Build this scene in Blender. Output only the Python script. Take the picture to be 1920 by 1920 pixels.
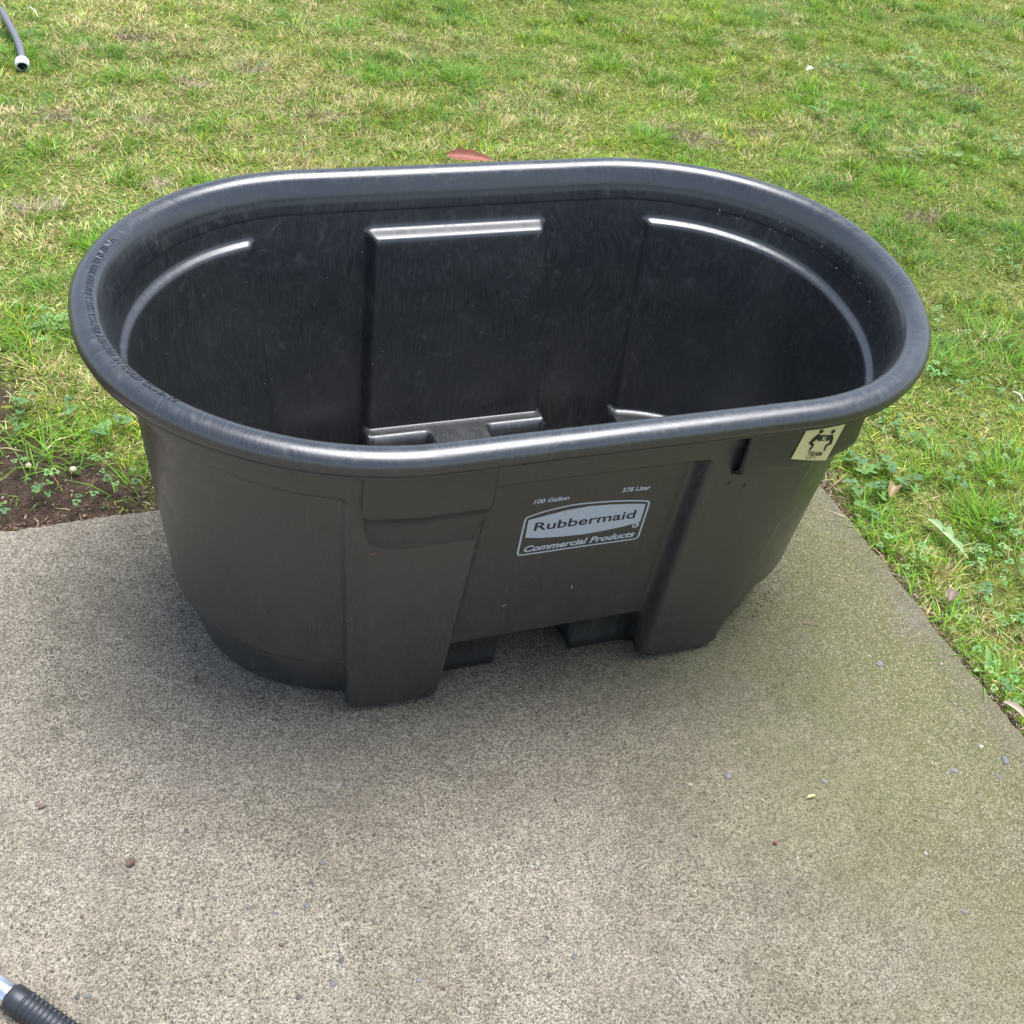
import bpy, bmesh, math, random
import numpy as np
from mathutils import Vector, Matrix

random.seed(7)
rng = np.random.default_rng(11)
D = bpy.data
for o in list(D.objects):
    D.objects.remove(o, do_unlink=True)
scn = bpy.context.scene
COL = scn.collection

# ------------------------------------------------------------------ camera
CP = np.array([-0.67598336, -1.53248809, 1.53123558])
CR = np.array([0.93791993, -0.32802494, 0.1127202])
CU = np.array([0.12976256, 0.63322548, 0.7630119])
CF = np.array([0.32166424, 0.70101721, -0.63648016])
FPX = 2300.0                       # focal length in pixels of the 1920 px photograph
cam_d = D.cameras.new('camera')
cam_d.sensor_width = 36.0
cam_d.lens = FPX / 1920 * 36.0
cam_d.clip_start = 0.05
cam_d.clip_end = 600
cam = D.objects.new('camera', cam_d)
COL.objects.link(cam)
cam.matrix_world = Matrix((
    (CR[0], CU[0], -CF[0], CP[0]),
    (CR[1], CU[1], -CF[1], CP[1]),
    (CR[2], CU[2], -CF[2], CP[2]),
    (0, 0, 0, 1)))
scn.camera = cam

# ------------------------------------------------------------------ world, sun, exposure
SUN_EL, SUN_AZ = math.radians(80), math.radians(75)    # azimuth measured from +Y towards +X
W = D.worlds.new('World'); scn.world = W; W.use_nodes = True
wt = W.node_tree; wt.nodes.clear()
sky = wt.nodes.new('ShaderNodeTexSky'); sky.sky_type = 'NISHITA'; sky.sun_disc = False
sky.sun_elevation = SUN_EL; sky.sun_rotation = SUN_AZ
sky.air_density = 1.0; sky.dust_density = 1.2; sky.ozone_density = 1.0
hs = wt.nodes.new('ShaderNodeHueSaturation'); hs.inputs['Saturation'].default_value = 0.78
bg = wt.nodes.new('ShaderNodeBackground'); bg.inputs['Strength'].default_value = 0.15
wo = wt.nodes.new('ShaderNodeOutputWorld')
wt.links.new(sky.outputs[0], hs.inputs['Color']); wt.links.new(hs.outputs[0], bg.inputs[0]); wt.links.new(bg.outputs[0], wo.inputs[0])
sl = D.lights.new('sun', 'SUN'); sl.energy = 3.7; sl.angle = math.radians(42); sl.color = (.975, .985, 1.0)
sun = D.objects.new('sun', sl); COL.objects.link(sun)
sdir = Vector((math.sin(SUN_AZ) * math.cos(SUN_EL), math.cos(SUN_AZ) * math.cos(SUN_EL), math.sin(SUN_EL)))
sun.rotation_euler = sdir.to_track_quat('Z', 'Y').to_euler()
sun.location = sdir * 10
scn.view_settings.view_transform = 'Standard'; scn.view_settings.look = 'None'
scn.view_settings.exposure = .94; scn.view_settings.gamma = 1.0
scn.view_settings.use_curve_mapping = False

# ------------------------------------------------------------------ helpers
def at(px, py, z=0.0):
    """where the ray through a photograph pixel meets the horizontal plane z"""
    d = CF + (px - 960) / FPX * CR + (960 - py) / FPX * CU
    return CP + d * ((z - CP[2]) / d[2])

def tag(o, label=None, cat=None, group=None, kind=None):
    if label: o['label'] = label
    if cat: o['category'] = cat
    if group: o['group'] = group
    if kind: o['kind'] = kind
    return o

def link(name, me, mat=None, parent=None, smooth=True):
    if mat is not None and not me.materials: me.materials.append(mat)
    if smooth and len(me.polygons):
        me.polygons.foreach_set('use_smooth', np.ones(len(me.polygons), bool))
    o = D.objects.new(name, me); COL.objects.link(o)
    if parent is not None: o.parent = parent
    return o

def empty(name, loc=(0, 0, 0), rz=0):
    o = D.objects.new(name, None); o.empty_display_size = .05; COL.objects.link(o)
    o.location = loc; o.rotation_euler = (0, 0, rz)
    return o

def pydata(name, V, F, uvs=None):
    me = D.meshes.new(name)
    me.from_pydata([tuple(map(float, v)) for v in V], [], [tuple(map(int, f)) for f in F])
    if uvs is not None:
        l = me.uv_layers.new(name='UVMap')
        idx = np.zeros(len(me.loops), np.int32); me.loops.foreach_get('vertex_index', idx)
        l.data.foreach_set('uv', np.asarray(uvs, np.float32)[idx].ravel())
    me.update()
    return me

def grid(name, P, closed_u=True, closed_v=False, uv=None):
    """P: rows x cols x 3 -> quad mesh"""
    nr, nc = P.shape[:2]
    V = P.reshape(-1, 3)
    r = np.arange(nr if closed_v else nr - 1); c = np.arange(nc if closed_u else nc - 1)
    R, C_ = np.meshgrid(r, c, indexing='ij')
    R2 = (R + 1) % nr; C2 = (C_ + 1) % nc
    F = np.stack([R * nc + C_, R * nc + C2, R2 * nc + C2, R2 * nc + C_], -1).reshape(-1, 4)
    me = D.meshes.new(name)
    me.vertices.add(len(V)); me.vertices.foreach_set('co', V.astype(np.float32).ravel())
    me.loops.add(F.size); me.loops.foreach_set('vertex_index', F.astype(np.int32).ravel())
    me.polygons.add(len(F)); me.polygons.foreach_set('loop_start', np.arange(0, F.size, 4, dtype=np.int32))
    me.update(calc_edges=True)
    if uv is not None:
        l = me.uv_layers.new(name='UVMap')
        # per-loop uvs so that the seam does not smear
        U = uv
        uu = np.stack([U[R, C_], U[R, C2], U[R2, C2], U[R2, C_]], 2).astype(np.float32)
        if closed_u:
            per = U[..., 0].max() + (U[0, 1, 0] - U[0, 0, 0])
            w = (C_ == nc - 1)
            uu[w, 1, 0] = per; uu[w, 2, 0] = per
        l.data.foreach_set('uv', uu.reshape(-1, 2).ravel())
    me.validate(); me.update()
    return me

def sst(x, a, b):
    t = np.clip((x - a) / (b - a), 0, 1); return t * t * (3 - 2 * t)

_T = rng.random((256, 256))
def vnoise(x, y, s, seed=0):
    """tiling value noise, feature size s metres"""
    x = np.asarray(x) / s + seed * 17.3; y = np.asarray(y) / s + seed * 9.7
    xi = np.floor(x).astype(int); yi = np.floor(y).astype(int)
    fx = x - xi; fy = y - yi; fx = fx * fx * (3 - 2 * fx); fy = fy * fy * (3 - 2 * fy)
    a = _T[xi & 255, yi & 255]; b = _T[(xi + 1) & 255, yi & 255]
    c = _T[xi & 255, (yi + 1) & 255]; d = _T[(xi + 1) & 255, (yi + 1) & 255]
    return (a * (1 - fx) + b * fx) * (1 - fy) + (c * (1 - fx) + d * fx) * fy
def fbm(x, y, s, seed=0):
    return (vnoise(x, y, s, seed) + .5 * vnoise(x, y, s / 2, seed + 3) + .25 * vnoise(x, y, s / 4, seed + 5)) / 1.75

class NT:
    """small node-tree helper"""
    def __init__(s, name):
        s.m = D.materials.new(name); s.m.use_nodes = True; s.t = s.m.node_tree; s.t.nodes.clear()
        s.out = s.n('ShaderNodeOutputMaterial'); s.b = s.n('ShaderNodeBsdfPrincipled')
        s.l(s.b.outputs[0], s.out.inputs[0])
    def n(s, t, **k):
        x = s.t.nodes.new(t)
        for a, b in k.items(): setattr(x, a, b)
        return x
    def l(s, a, b): s.t.links.new(a, b)
    def val(s, node, **k):
        for a, b in k.items(): node.inputs[a.replace('_', ' ')].default_value = b
        return node
    def noise(s, vec, scale, detail=2, rough=.5, dist=0):
        x = s.n('ShaderNodeTexNoise'); x.inputs['Scale'].default_value = scale
        x.inputs['Detail'].default_value = detail; x.inputs['Roughness'].default_value = rough
        x.inputs['Distortion'].default_value = dist
        if vec is not None: s.l(vec, x.inputs['Vector'])
        return x.outputs[0]
    def ramp(s, fac, stops, interp='LINEAR'):
        x = s.n('ShaderNodeValToRGB'); r = x.color_ramp; r.interpolation = interp
        while len(r.elements) < len(stops): r.elements.new(.5)
        for e, (p, c) in zip(r.elements, stops):
            e.position = p; e.color = c if len(c) == 4 else (*c, 1)
        s.l(fac, x.inputs[0]); return x.outputs[0]
    def mix(s, fac, a, b, mode='MIX'):
        x = s.n('ShaderNodeMix', data_type='RGBA', blend_type=mode)
        for i, v in ((0, fac), (6, a), (7, b)):
            if isinstance(v, (int, float)): x.inputs[i].default_value = v
            elif isinstance(v, tuple): x.inputs[i].default_value = (*v, 1)
            else: s.l(v, x.inputs[i])
        return x.outputs[2]
    def math(s, op, a, b=None, c=None):
        x = s.n('ShaderNodeMath', operation=op)
        for i, v in enumerate((a, b, c)):
            if v is None: continue
            if isinstance(v, (int, float)): x.inputs[i].default_value = v
            else: s.l(v, x.inputs[i])
        return x.outputs[0]
    def rng(s, v, a, b, c=0., d=1.):
        x = s.n('ShaderNodeMapRange'); s.l(v, x.inputs[0])
        for i, q in zip((1, 2, 3, 4), (a, b, c, d)): x.inputs[i].default_value = q
        return x.outputs[0]
    def bump(s, h, strength, dist, normal=None):
        x = s.n('ShaderNodeBump'); s.l(h, x.inputs['Height'])
        x.inputs['Strength'].default_value = strength; x.inputs['Distance'].default_value = dist
        if normal is not None: s.l(normal, x.inputs['Normal'])
        return x.outputs[0]

def plain(name, col, rough=.6, spec=.5, metal=0., var=.15, scale=60, bump=0.0):
    k = NT(name); g = k.n('ShaderNodeTexCoord').outputs['Object']
    n = k.noise(g, scale, 3)
    c = k.mix(n, tuple(x * (1 - var) for x in col), tuple(min(1, x * (1 + var)) for x in col))
    k.l(c, k.b.inputs['Base Color']); k.b.inputs['Roughness'].default_value = rough
    k.b.inputs['Specular IOR Level'].default_value = spec; k.b.inputs['Metallic'].default_value = metal
    if bump: k.l(k.bump(n, .5, bump), k.b.inputs['Normal'])
    return k.m

# ------------------------------------------------------------------ materials
def mat_black_plastic(name, base=(.0195, .0210, .0220), su=520, sv=15, rough=.30, amp=.00006):
    k = NT(name)
    uv = k.n('ShaderNodeTexCoord').outputs['UV']
    # warp so that the drawn hair-like grain swirls
    w1 = k.n('ShaderNodeTexNoise'); w1.inputs['Scale'].default_value = 5.5; w1.inputs['Detail'].default_value = 1
    k.l(uv, w1.inputs['Vector'])
    sub = k.n('ShaderNodeVectorMath', operation='SUBTRACT'); k.l(w1.outputs['Color'], sub.inputs[0]); sub.inputs[1].default_value = (.5, .5, .5)
    sc = k.n('ShaderNodeVectorMath', operation='MULTIPLY'); k.l(sub.outputs[0], sc.inputs[0]); sc.inputs[1].default_value = (.13, .06, 0)
    add = k.n('ShaderNodeVectorMath', operation='ADD'); k.l(uv, add.inputs[0]); k.l(sc.outputs[0], add.inputs[1])
    m = k.n('ShaderNodeVectorMath', operation='MULTIPLY'); k.l(add.outputs[0], m.inputs[0]); m.inputs[1].default_value = (su, sv, 1)
    hair = k.noise(m.outputs[0], 1.0, 3, .62)
    m2 = k.n('ShaderNodeVectorMath', operation='MULTIPLY'); k.l(add.outputs[0], m2.inputs[0]); m2.inputs[1].default_value = (su * 1.9, sv * 1.4, 1)
    hair2 = k.noise(m2.outputs[0], 1.0, 2, .5)
    blot = k.noise(uv, 9, 4, .6)
    hr = k.rng(hair, .46, .68)
    c = k.mix(hr, tuple(x * .88 for x in base), tuple(x * 1.65 for x in base))
    dust = k.rng(blot, .45, .75, 0., .30)
    c = k.mix(dust, c, (.042, .040, .034))
    scuf = k.noise(uv, 22, 5, .72, 2.2)
    c = k.mix(k.rng(scuf, .58, .70, 0, .45), c, (.055, .056, .054))
    k.l(c, k.b.inputs['Base Color'])
    r = k.math('ADD', k.rng(hair, .3, .7, rough - .05, rough + .07), k.rng(blot, .3, .7, -.03, .05))
    r = k.math('ADD', r, k.rng(scuf, .48, .66, 0, .12))
    k.l(r, k.b.inputs['Roughness'])
    k.b.inputs['Specular IOR Level'].default_value = 1.0
    h = k.math('ADD', hair, k.math('MULTIPLY', hair2, .6))
    nb = k.bump(h, 1.0, amp)
    peel = k.noise(uv, 60, 3)
    k.l(k.bump(peel, .6, .00018, nb), k.b.inputs['Normal'])
    return k.m
M_body = mat_black_plastic('black_moulded_plastic')
M_rim = mat_black_plastic('black_rim_plastic', base=(.017, .018, .020), su=400, sv=20, rough=.285, amp=.00009)
M_lug = mat_black_plastic('black_handle_plastic', base=(.012, .0128, .0135), su=40, sv=260, rough=.36)
M_print = plain('pale_grey_print', (.42, .46, .51), .5, var=.06, scale=300)
M_printdark = plain('dark_print', (.018, .020, .028), .5, var=.05)
M_sticker = None

def mat_concrete():
    k = NT('exposed_aggregate_concrete')
    g = k.n('ShaderNodeTexCoord').outputs['Object']
    def vor(scale, feat='F1'):
        v = k.n('ShaderNodeTexVoronoi', feature=feat); v.inputs['Scale'].default_value = scale; k.l(warp, v.inputs['Vector']); return v
    wn = k.n('ShaderNodeTexNoise'); wn.inputs['Scale'].default_value = 160; k.l(g, wn.inputs['Vector'])
    s1 = k.n('ShaderNodeVectorMath', operation='SCALE'); k.l(wn.outputs['Color'], s1.inputs[0]); s1.inputs['Scale'].default_value = .004
    a1 = k.n('ShaderNodeVectorMath', operation='ADD'); k.l(g, a1.inputs[0]); k.l(s1.outputs[0], a1.inputs[1]); warp = a1.outputs[0]
    sx = k.n('ShaderNodeSeparateXYZ'); k.l(g, sx.inputs[0]); X, Y = sx.outputs[0], sx.outputs[1]
    v1 = vor(290); v2 = vor(600); v3 = vor(120)
    sep = k.n('ShaderNodeSeparateColor'); k.l(v1.outputs['Color'], sep.inputs[0])
    sep2 = k.n('ShaderNodeSeparateColor'); k.l(v2.outputs['Color'], sep2.inputs[0])
    sep3 = k.n('ShaderNodeSeparateColor'); k.l(v3.outputs['Color'], sep3.inputs[0])
    big = k.noise(g, 1.7, 4, .6); mid = k.noise(g, 7, 4, .6)
    # sand matrix
    RG = k.math('MULTIPLY', k.rng(k.noise(g, 2.1, 3), .28, .50), k.rng(Y, -.15, -.55, .3, 1))
    matrix = k.ramp(sep2.outputs[0], [(0, (.13, .115, .10)), (.3, (.30, .275, .24)), (.6, (.50, .46, .40)), (1, (.78, .73, .64))])
    matrix = k.mix(k.math('MULTIPLY', RG, .22), matrix, (.56, .515, .43))
    # gravel grains
    grain = k.ramp(sep.outputs[0], [(0, (.05, .047, .047)), (.25, (.12, .11, .10)), (.5, (.26, .235, .21)), (.7, (.48, .44, .37)), (1, (.80, .76, .67))])
    gm = k.rng(v1.outputs['Distance'], .30, .55, 1, 0)
    col = k.mix(k.math('MULTIPLY', gm, k.math('SUBTRACT', .85, k.math('MULTIPLY', RG, .20))), matrix, grain)
    # scattered larger dark and bluish grit
    g3 = k.math('MULTIPLY', k.rng(v3.outputs['Distance'], .22, .30, 1, 0), k.rng(sep3.outputs[0], .80, .82))
    g3 = k.math('MULTIPLY', g3, k.rng(k.noise(g, 3.0, 2), .45, .6))
    col = k.mix(k.math('MULTIPLY', g3, .8), col, k.ramp(sep3.outputs[1], [(0, (.10, .10, .11)), (.6, (.20, .19, .18)), (.85, (.34, .27, .2)), (1, (.5, .5, .5))]))
    v4 = vor(165); sep4 = k.n('ShaderNodeSeparateColor'); k.l(v4.outputs['Color'], sep4.inputs[0])
    dots = k.math('MULTIPLY', k.rng(k.math('ADD', v4.outputs['Distance'], k.math('MULTIPLY', sep4.outputs[2], .28)), .34, .50, 1, 0), k.rng(sep4.outputs[0], .38, .44))
    dots = k.math('MULTIPLY', dots, k.rng(k.noise(g, 130, 2), .36, .46))
    dots = k.math('MULTIPLY', dots, RG)
    col = k.mix(k.math('MULTIPLY', dots, .92), col, k.ramp(sep4.outputs[1], [(0, (.07, .068, .07)), (.5, (.13, .115, .10)), (.8, (.20, .19, .185)), (1, (.30, .23, .18))]))
    v5 = vor(250); sep5 = k.n('ShaderNodeSeparateColor'); k.l(v5.outputs['Color'], sep5.inputs[0])
    d5 = k.math('MULTIPLY', k.rng(k.math('ADD', v5.outputs['Distance'], k.math('MULTIPLY', sep5.outputs[2], .2)), .40, .58, 1, 0), k.rng(sep5.outputs[0], .50, .56))
    col = k.mix(k.math('MULTIPLY', d5, .62), col, k.ramp(sep5.outputs[1], [(0, (.09, .082, .08)), (.6, (.17, .155, .14)), (1, (.24, .20, .17))]))
    m25 = k.noise(g, 26, 5, .7); col = k.mix(k.rng(m25, .35, .65, .42, 0), col, k.mix(1.0, col, (.55, .54, .52), 'MULTIPLY'))
    st_ = k.noise(g, 3.4, 6, .72, .8); col = k.mix(k.rng(st_, .46, .60, 0, .42), col, k.mix(1.0, col, (.60, .60, .54), 'MULTIPLY'))
    m60 = k.noise(g, 70, 3, .6); col = k.mix(k.rng(m60, .5, .7, 0, .30), col, k.mix(1.0, col, (1.5, 1.48, 1.42), 'MULTIPLY'))
    # pinkish / grey mottling
    col = k.mix(k.rng(mid, .4, .7, 0, .22), col, (.38, .335, .33), 'MIX')
    # the slab is paler towards its left part, unevenly darker towards the right edge
    darken = k.math('ADD', k.rng(X, -.75, .80, 0, 1), k.rng(k.math('ADD', big, k.math('MULTIPLY', mid, .35)), .45, .95, -.35, .45))
    darken = k.math('MINIMUM', k.math('MAXIMUM', darken, 0), 1)
    col = k.mix(k.math('MULTIPLY', darken, .62), col, k.mix(1.0, col, (.50, .49, .42), 'MULTIPLY'))
    # soft shade round the foot of the tank, darkened into the concrete colour
    ry = k.math('ABSOLUTE', Y); rx = k.math('ABSOLUTE', X)
    dd = k.math('SQRT', k.math('ADD', k.math('POWER', k.math('MAXIMUM', k.math('SUBTRACT', rx, .30), 0), 2), k.math('POWER', k.math('MAXIMUM', k.math('SUBTRACT', ry, .10), 0), 2)))
    ds = k.rng(k.math('ADD', dd, k.math('MULTIPLY', big, .16)), .22, .56, 1, 0)
    col = k.mix(k.math('MULTIPLY', ds, .08), col, k.mix(1.0, col, (.52, .49, .47), 'MULTIPLY'))
    # moss film
    mn = k.noise(g, 4.2, 5, .68)
    ms = k.math('MULTIPLY', k.rng(X, .0, .50), k.rng(mn, .30, .52))
    ms = k.math('MULTIPLY', ms, k.rng(Y, -1.3, -.5, .45, 1))
    fine = k.rng(k.noise(g, 210, 3, .7), .38, .62)
    ms2 = k.math('MULTIPLY', ms, k.rng(fine, 0, 1, .45, 1))
    col = k.mix(k.math('MULTIPLY', ms2, .78), col, k.mix(mn, (.115, .140, .032), (.20, .215, .055)))
    # pale lichen-like speckle in the mossy part
    sp = k.math('MULTIPLY', k.rng(sep2.outputs[1], .86, .9), k.rng(X, .2, .6))
    col = k.mix(k.math('MULTIPLY', sp, .7), col, (.62, .58, .42))
    # bare smoother mortar band along the right edge
    eb = k.math('MULTIPLY', k.rng(k.math('ADD', X, k.math('MULTIPLY', m25, .05)), .735, .775), .30)
    col = k.mix(eb, col, (.20, .185, .165))
    # odd white grains
    wh = k.math('MULTIPLY', k.rng(sep.outputs[2], .985, .99), k.rng(v1.outputs['Distance'], .25, .4, 1, 0))
    col = k.mix(wh, col, (.85, .82, .76))
    col = k.mix(1.0, col, (.56, .53, .465), 'MULTIPLY')
    k.l(col, k.b.inputs['Base Color']); k.b.inputs['Roughness'].default_value = .9
    k.b.inputs['Specular IOR Level'].default_value = .25
    h = k.math('ADD', k.math('MULTIPLY', v1.outputs['Distance'], -1.0), k.math('MULTIPLY', k.noise(g, 900, 2), .5))
    nb = k.bump(h, .8, .0011)
    k.l(k.bump(k.noise(g, 14, 4), .5, .006, nb), k.b.inputs['Normal'])
    return k.m
M_conc = mat_concrete()

def mat_soil():
    k = NT('soil_and_thatch')
    g = k.n('ShaderNodeTexCoord').outputs['Object']
    n1 = k.noise(g, 2.2, 4, .6); n2 = k.noise(g, 45, 5, .7); n3 = k.noise(g, 260, 3, .7)
    thatch = k.ramp(n2, [(.25, (.06, .055, .02)), (.45, (.13, .14, .035)), (.6, (.22, .23, .06)), (.8, (.36, .32, .16))])
    far = k.ramp(n2, [(.3, (.05, .085, .02)), (.7, (.14, .19, .045))])
    col = k.mix(k.rng(n3, .35, .65, 0, .5), thatch, far)
    soil = k.ramp(k.math('ADD', k.math('MULTIPLY', n2, .6), k.math('MULTIPLY', n3, .4)), [(.3, (.028, .019, .013)), (.5, (.065, .045, .032)), (.72, (.15, .10, .07))])
    at_ = k.n('ShaderNodeAttribute'); at_.attribute_name = 'bare'
    col = k.mix(at_.outputs['Fac'], col, soil)
    k.l(col, k.b.inputs['Base Color']); k.b.inputs['Roughness'].default_value = 1
    k.b.inputs['Specular IOR Level'].default_value = .1
    k.l(k.bump(k.math('ADD', n2, k.math('MULTIPLY', n3, .5)), 1, .012), k.b.inputs['Normal'])
    return k.m
M_soil = mat_soil()

def mat_leafy(name, trans=.35, rough=.55):
    k = NT(name)
    a = k.n('ShaderNodeAttribute'); a.attribute_name = 'col'
    k.l(a.outputs['Color'], k.b.inputs['Base Color'])
    k.b.inputs['Roughness'].default_value = rough; k.b.inputs['Specular IOR Level'].default_value = .35
    tr = k.n('ShaderNodeBsdfTranslucent'); k.l(a.outputs['Color'], tr.inputs[0])
    mx = k.n('ShaderNodeMixShader'); mx.inputs[0].default_value = trans
    k.l(k.b.outputs[0], mx.inputs[1]); k.l(tr.outputs[0], mx.inputs[2]); k.l(mx.outputs[0], k.out.inputs[0])
    return k.m
M_grass = mat_leafy('grass_blades')

# ------------------------------------------------------------------ ground and patio slab
SX, SY = .779, .298                    # right and rear edge of the slab
GZ = -.022
def bare_amount(x, y):
    """bare soil where the lawn has gone: beside the rear slab edge on the left, and a thin line along the slab"""
    n = fbm(x, y, .12, 4)
    left = sst(-.50 - x, -.15, .12) * (1 - sst(y - SY - .125 - .16 * (n - .5) - .90 * np.clip(-x - .57, 0, .6), -.03, .03))
    # long bare strip running away behind on the far left
    l2 = (1 - sst(x + .812 + .10 * (n - .5), -.02, .03)) * (1 - sst(y - 1.05, -.1, .15))
    edge = 1 - sst(np.maximum(x - SX, y - SY) + .03 * (n - .5), .012, .030)
    edge = np.where((x > SX - .02) | (y > SY - .02), edge, 0)
    spot = np.zeros_like(n)
    for px, py, r in ((1270, 245, .085), (105, 205, .05), (1815, 165, .06), (1735, 395, .06), (1420, 235, .05), (250, 60, .06), (300, 215, .05), (470, 120, .05)):
        c = at(px, py); spot = np.maximum(spot, .75 * (1 - sst(np.hypot((x - c[0]) / 1.3, y - c[1]) + .05 * (n - .5), r * .5, r)))
    return np.clip(np.maximum.reduce([left, l2, edge, spot]), 0, 1)

gx = np.concatenate([[-120, -30, -8, -4], np.arange(-2.4, 5.4, .035), [6, 9, 30, 120]])
gy = np.concatenate([[-120, -30, -8, -4], np.arange(-2.0, 5.0, .035), [6, 9, 30, 120]])
GX, GY = np.meshgrid(gx, gy)
n_ = fbm(GX, GY, .35, 1) - .5
GZZ = GZ + np.where((abs(GX) < 6) & (abs(GY) < 6), .03 * n_, 0)
ins = (GX < SX + .0) & (GY < SY + .0)
GZZ = np.where(ins, -.10, GZZ)
near = (GX < SX + .06) & (GY < SY + .06) & ~ins
GZZ = np.where(near, GZ - .006 + .012 * n_, GZZ)
P = np.stack([GX, GY, GZZ], -1)
gm = grid('ground', P, closed_u=False)
ca = gm.color_attributes.new('bare', 'FLOAT_COLOR', 'POINT')
bb = bare_amount(GX.ravel(), GY.ravel()); ca.data.foreach_set('color', np.stack([bb, bb, bb, np.ones_like(bb)], -1).astype(np.float32).ravel())
ground = link('ground', gm, M_soil); tag(ground, 'soil and thatch of the lawn around the concrete patio', kind='structure')

def make_slab():
    # path along the two visible edges, outward normal, then far corners
    step = .006; pts = []
    for x in np.arange(-2.2, SX - .02, step): pts.append((x, SY, 0, 1))
    for a in np.linspace(math.pi / 2, 0, 10): pts.append((SX - .02 + .02 * math.cos(a), SY - .02 + .02 * math.sin(a), math.cos(a), math.sin(a)))
    for y in np.arange(SY - .02 - step, -2.4, -step): pts.append((SX, y, 1, 0))
    pts = [(-7, SY, 0, 1)] + pts + [(SX, -7, 1, 0)]
    A = np.array(pts); s_ = np.arange(len(A)) * step
    j = .014 * (fbm(s_, s_ * 0, .03, 2) - .5) + .014 * (fbm(s_, s_ * 0 + 3, .3, 3) - .5)
    prof = [(-.030, 0), (-.012, -.0008), (-.005, -.003), (-.001, -.007), (.001, -.014), (.001, -.06), (.001, -.12)]
    rows = []
    for k, (o, z) in enumerate(prof):
        jj = j + .003 * (vnoise(s_, s_ * 0 + k * 5, .012, 7 + k) - .5) * (k > 0) if k > 0 else j * 0
        zz = z + (.0018 * (vnoise(s_, s_ * 0 + k * 3, .010, 30 + k) - .5) if 0 < k < 5 else 0)
        rows.append(np.stack([A[:, 0] + A[:, 2] * (o + jj), A[:, 1] + A[:, 3] * (o + jj), np.full(len(A), 0.) + zz], -1))
    Pp = np.array(rows)
    nr, nc = Pp.shape[:2]
    V = [tuple(v) for v in Pp.reshape(-1, 3)]; F = []
    for r in range(nr - 1):
        for c in range(nc - 1): F.append((r * nc + c, (r + 1) * nc + c, (r + 1) * nc + c + 1, r * nc + c + 1))
    V.append((-7., -7., 0.)); k = len(V) - 1
    F.append(tuple([k] + list(range(nc))[::-1]) if False else tuple(list(range(nc)) + [k]))
    me = pydata('patio_slab', V, F)
    bm = bmesh.new(); bm.from_mesh(me); bmesh.ops.recalc_face_normals(bm, faces=bm.faces)
    big = max(bm.faces, key=lambda f: len(f.verts))
    if big.normal.z < 0: bmesh.ops.reverse_faces(bm, faces=bm.faces)
    bmesh.ops.triangulate(bm, faces=[big]); bm.to_mesh(me); bm.free()
    return link('patio_slab', me, M_conc, smooth=False)
slab = make_slab()
tag(slab, 'exposed aggregate concrete patio slab, mossy towards its right edge', kind='structure')

# ------------------------------------------------------------------ lumps: pebbles, chips
def lump(r=1.0, flat=.55, seed=0, sub=2, rough=.18):
    rr = random.Random(seed)
    bm = bmesh.new(); bmesh.ops.create_icosphere(bm, subdivisions=sub, radius=r)
    ax = [Vector((rr.uniform(-1, 1), rr.uniform(-1, 1), rr.uniform(-1, 1))) * 1.6 for _ in range(4)]
    for v in bm.verts:
        d = sum(math.sin(v.co.dot(a) * 1.4 + i) for i, a in enumerate(ax)) * rough * .5
        v.co *= 1 + d; v.co.z *= flat
    me = D.meshes.new('lump'); bm.to_mesh(me); bm.free(); return me
peb_cols = [(.08, .08, .08), (.13, .132, .135), (.20, .175, .15), (.17, .165, .16), (.10, .07, .055), (.28, .25, .20), (.30, .285, .25)]
peb_m = [plain('pebble_stone_%s' % n, c, .75, .35, var=.25, scale=300) for n, c in zip(('charcoal', 'slate', 'brown', 'grey', 'rust', 'tan', 'white'), peb_cols)]
peb_me = []
for mi in range(len(peb_m)):
    for q in range(2):
        me = lump(1, .5, mi * 5 + q, sub=1); me.materials.append(peb_m[mi]); me.polygons.foreach_set('use_smooth', np.ones(len(me.polygons), bool)); peb_me.append(me)
spots = [(575, 1698, 6, 1), (583, 1655, 4, 0), (466, 1702, 5, 1), (402, 1684, 4, 1), (340, 1700, 4, 1), (520, 1685, 4, 2), (528, 1772, 5, 4), (395, 1762, 4, 2), (480, 1630, 4, 1),
         (395, 1765, 3, 0), (625, 1845, 6, 1), (640, 1800, 5, 0), (700, 1860, 5, 3), (780, 1790, 4, 1), (560, 1870, 5, 0), (1075, 1795, 5, 1), (1030, 1830, 4, 0), (470, 1440, 4, 6), (1008, 1620, 4, 6),
         (1365, 1455, 6, 3), (1650, 1245, 6, 3), (1765, 1245, 4, 5), (1840, 1400, 5, 6), (1885, 1425, 7, 1), (1790, 1445, 6, 3), (1870, 1455, 5, 1), (1735, 1600, 4, 6), (165, 1868, 5, 1), (145, 1870, 4, 0), (1430, 1500, 3, 6),
         (1545, 1465, 5, 3), (230, 1660, 4, 2), (1810, 1330, 4, 1), (1790, 1320, 4, 2), (1630, 1230, 3, 6), (870, 1500, 4, 6)]
rp = random.Random(3)
for i in range(150):
    px = rp.gauss(700, 420) if i % 3 else rp.uniform(0, 1900); py = rp.uniform(1420, 1915)
    if not (0 < px < 1915): continue
    spots.append((px, py, rp.uniform(1.8, 4.2), rp.choice([0, 0, 1, 1, 2, 2, 3, 4, 5, 6])))
for px, py, r, mi in spots:
    c = at(px, py)
    dist = np.linalg.norm(c - CP); rad = r * dist / FPX * .95
    if c[0] > SX - .02: continue
    o = link('pebble', peb_me[mi * 2 + rp.randrange(2)], parent=slab)
    o.location = (c[0], c[1], .0005); o.rotation_euler = (0, 0, rp.uniform(0, 6.3))
    o.scale = (rad * rp.uniform(1, 1.5), rad * rp.uniform(.8, 1.05), min(rad, .0035) * .8)

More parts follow.
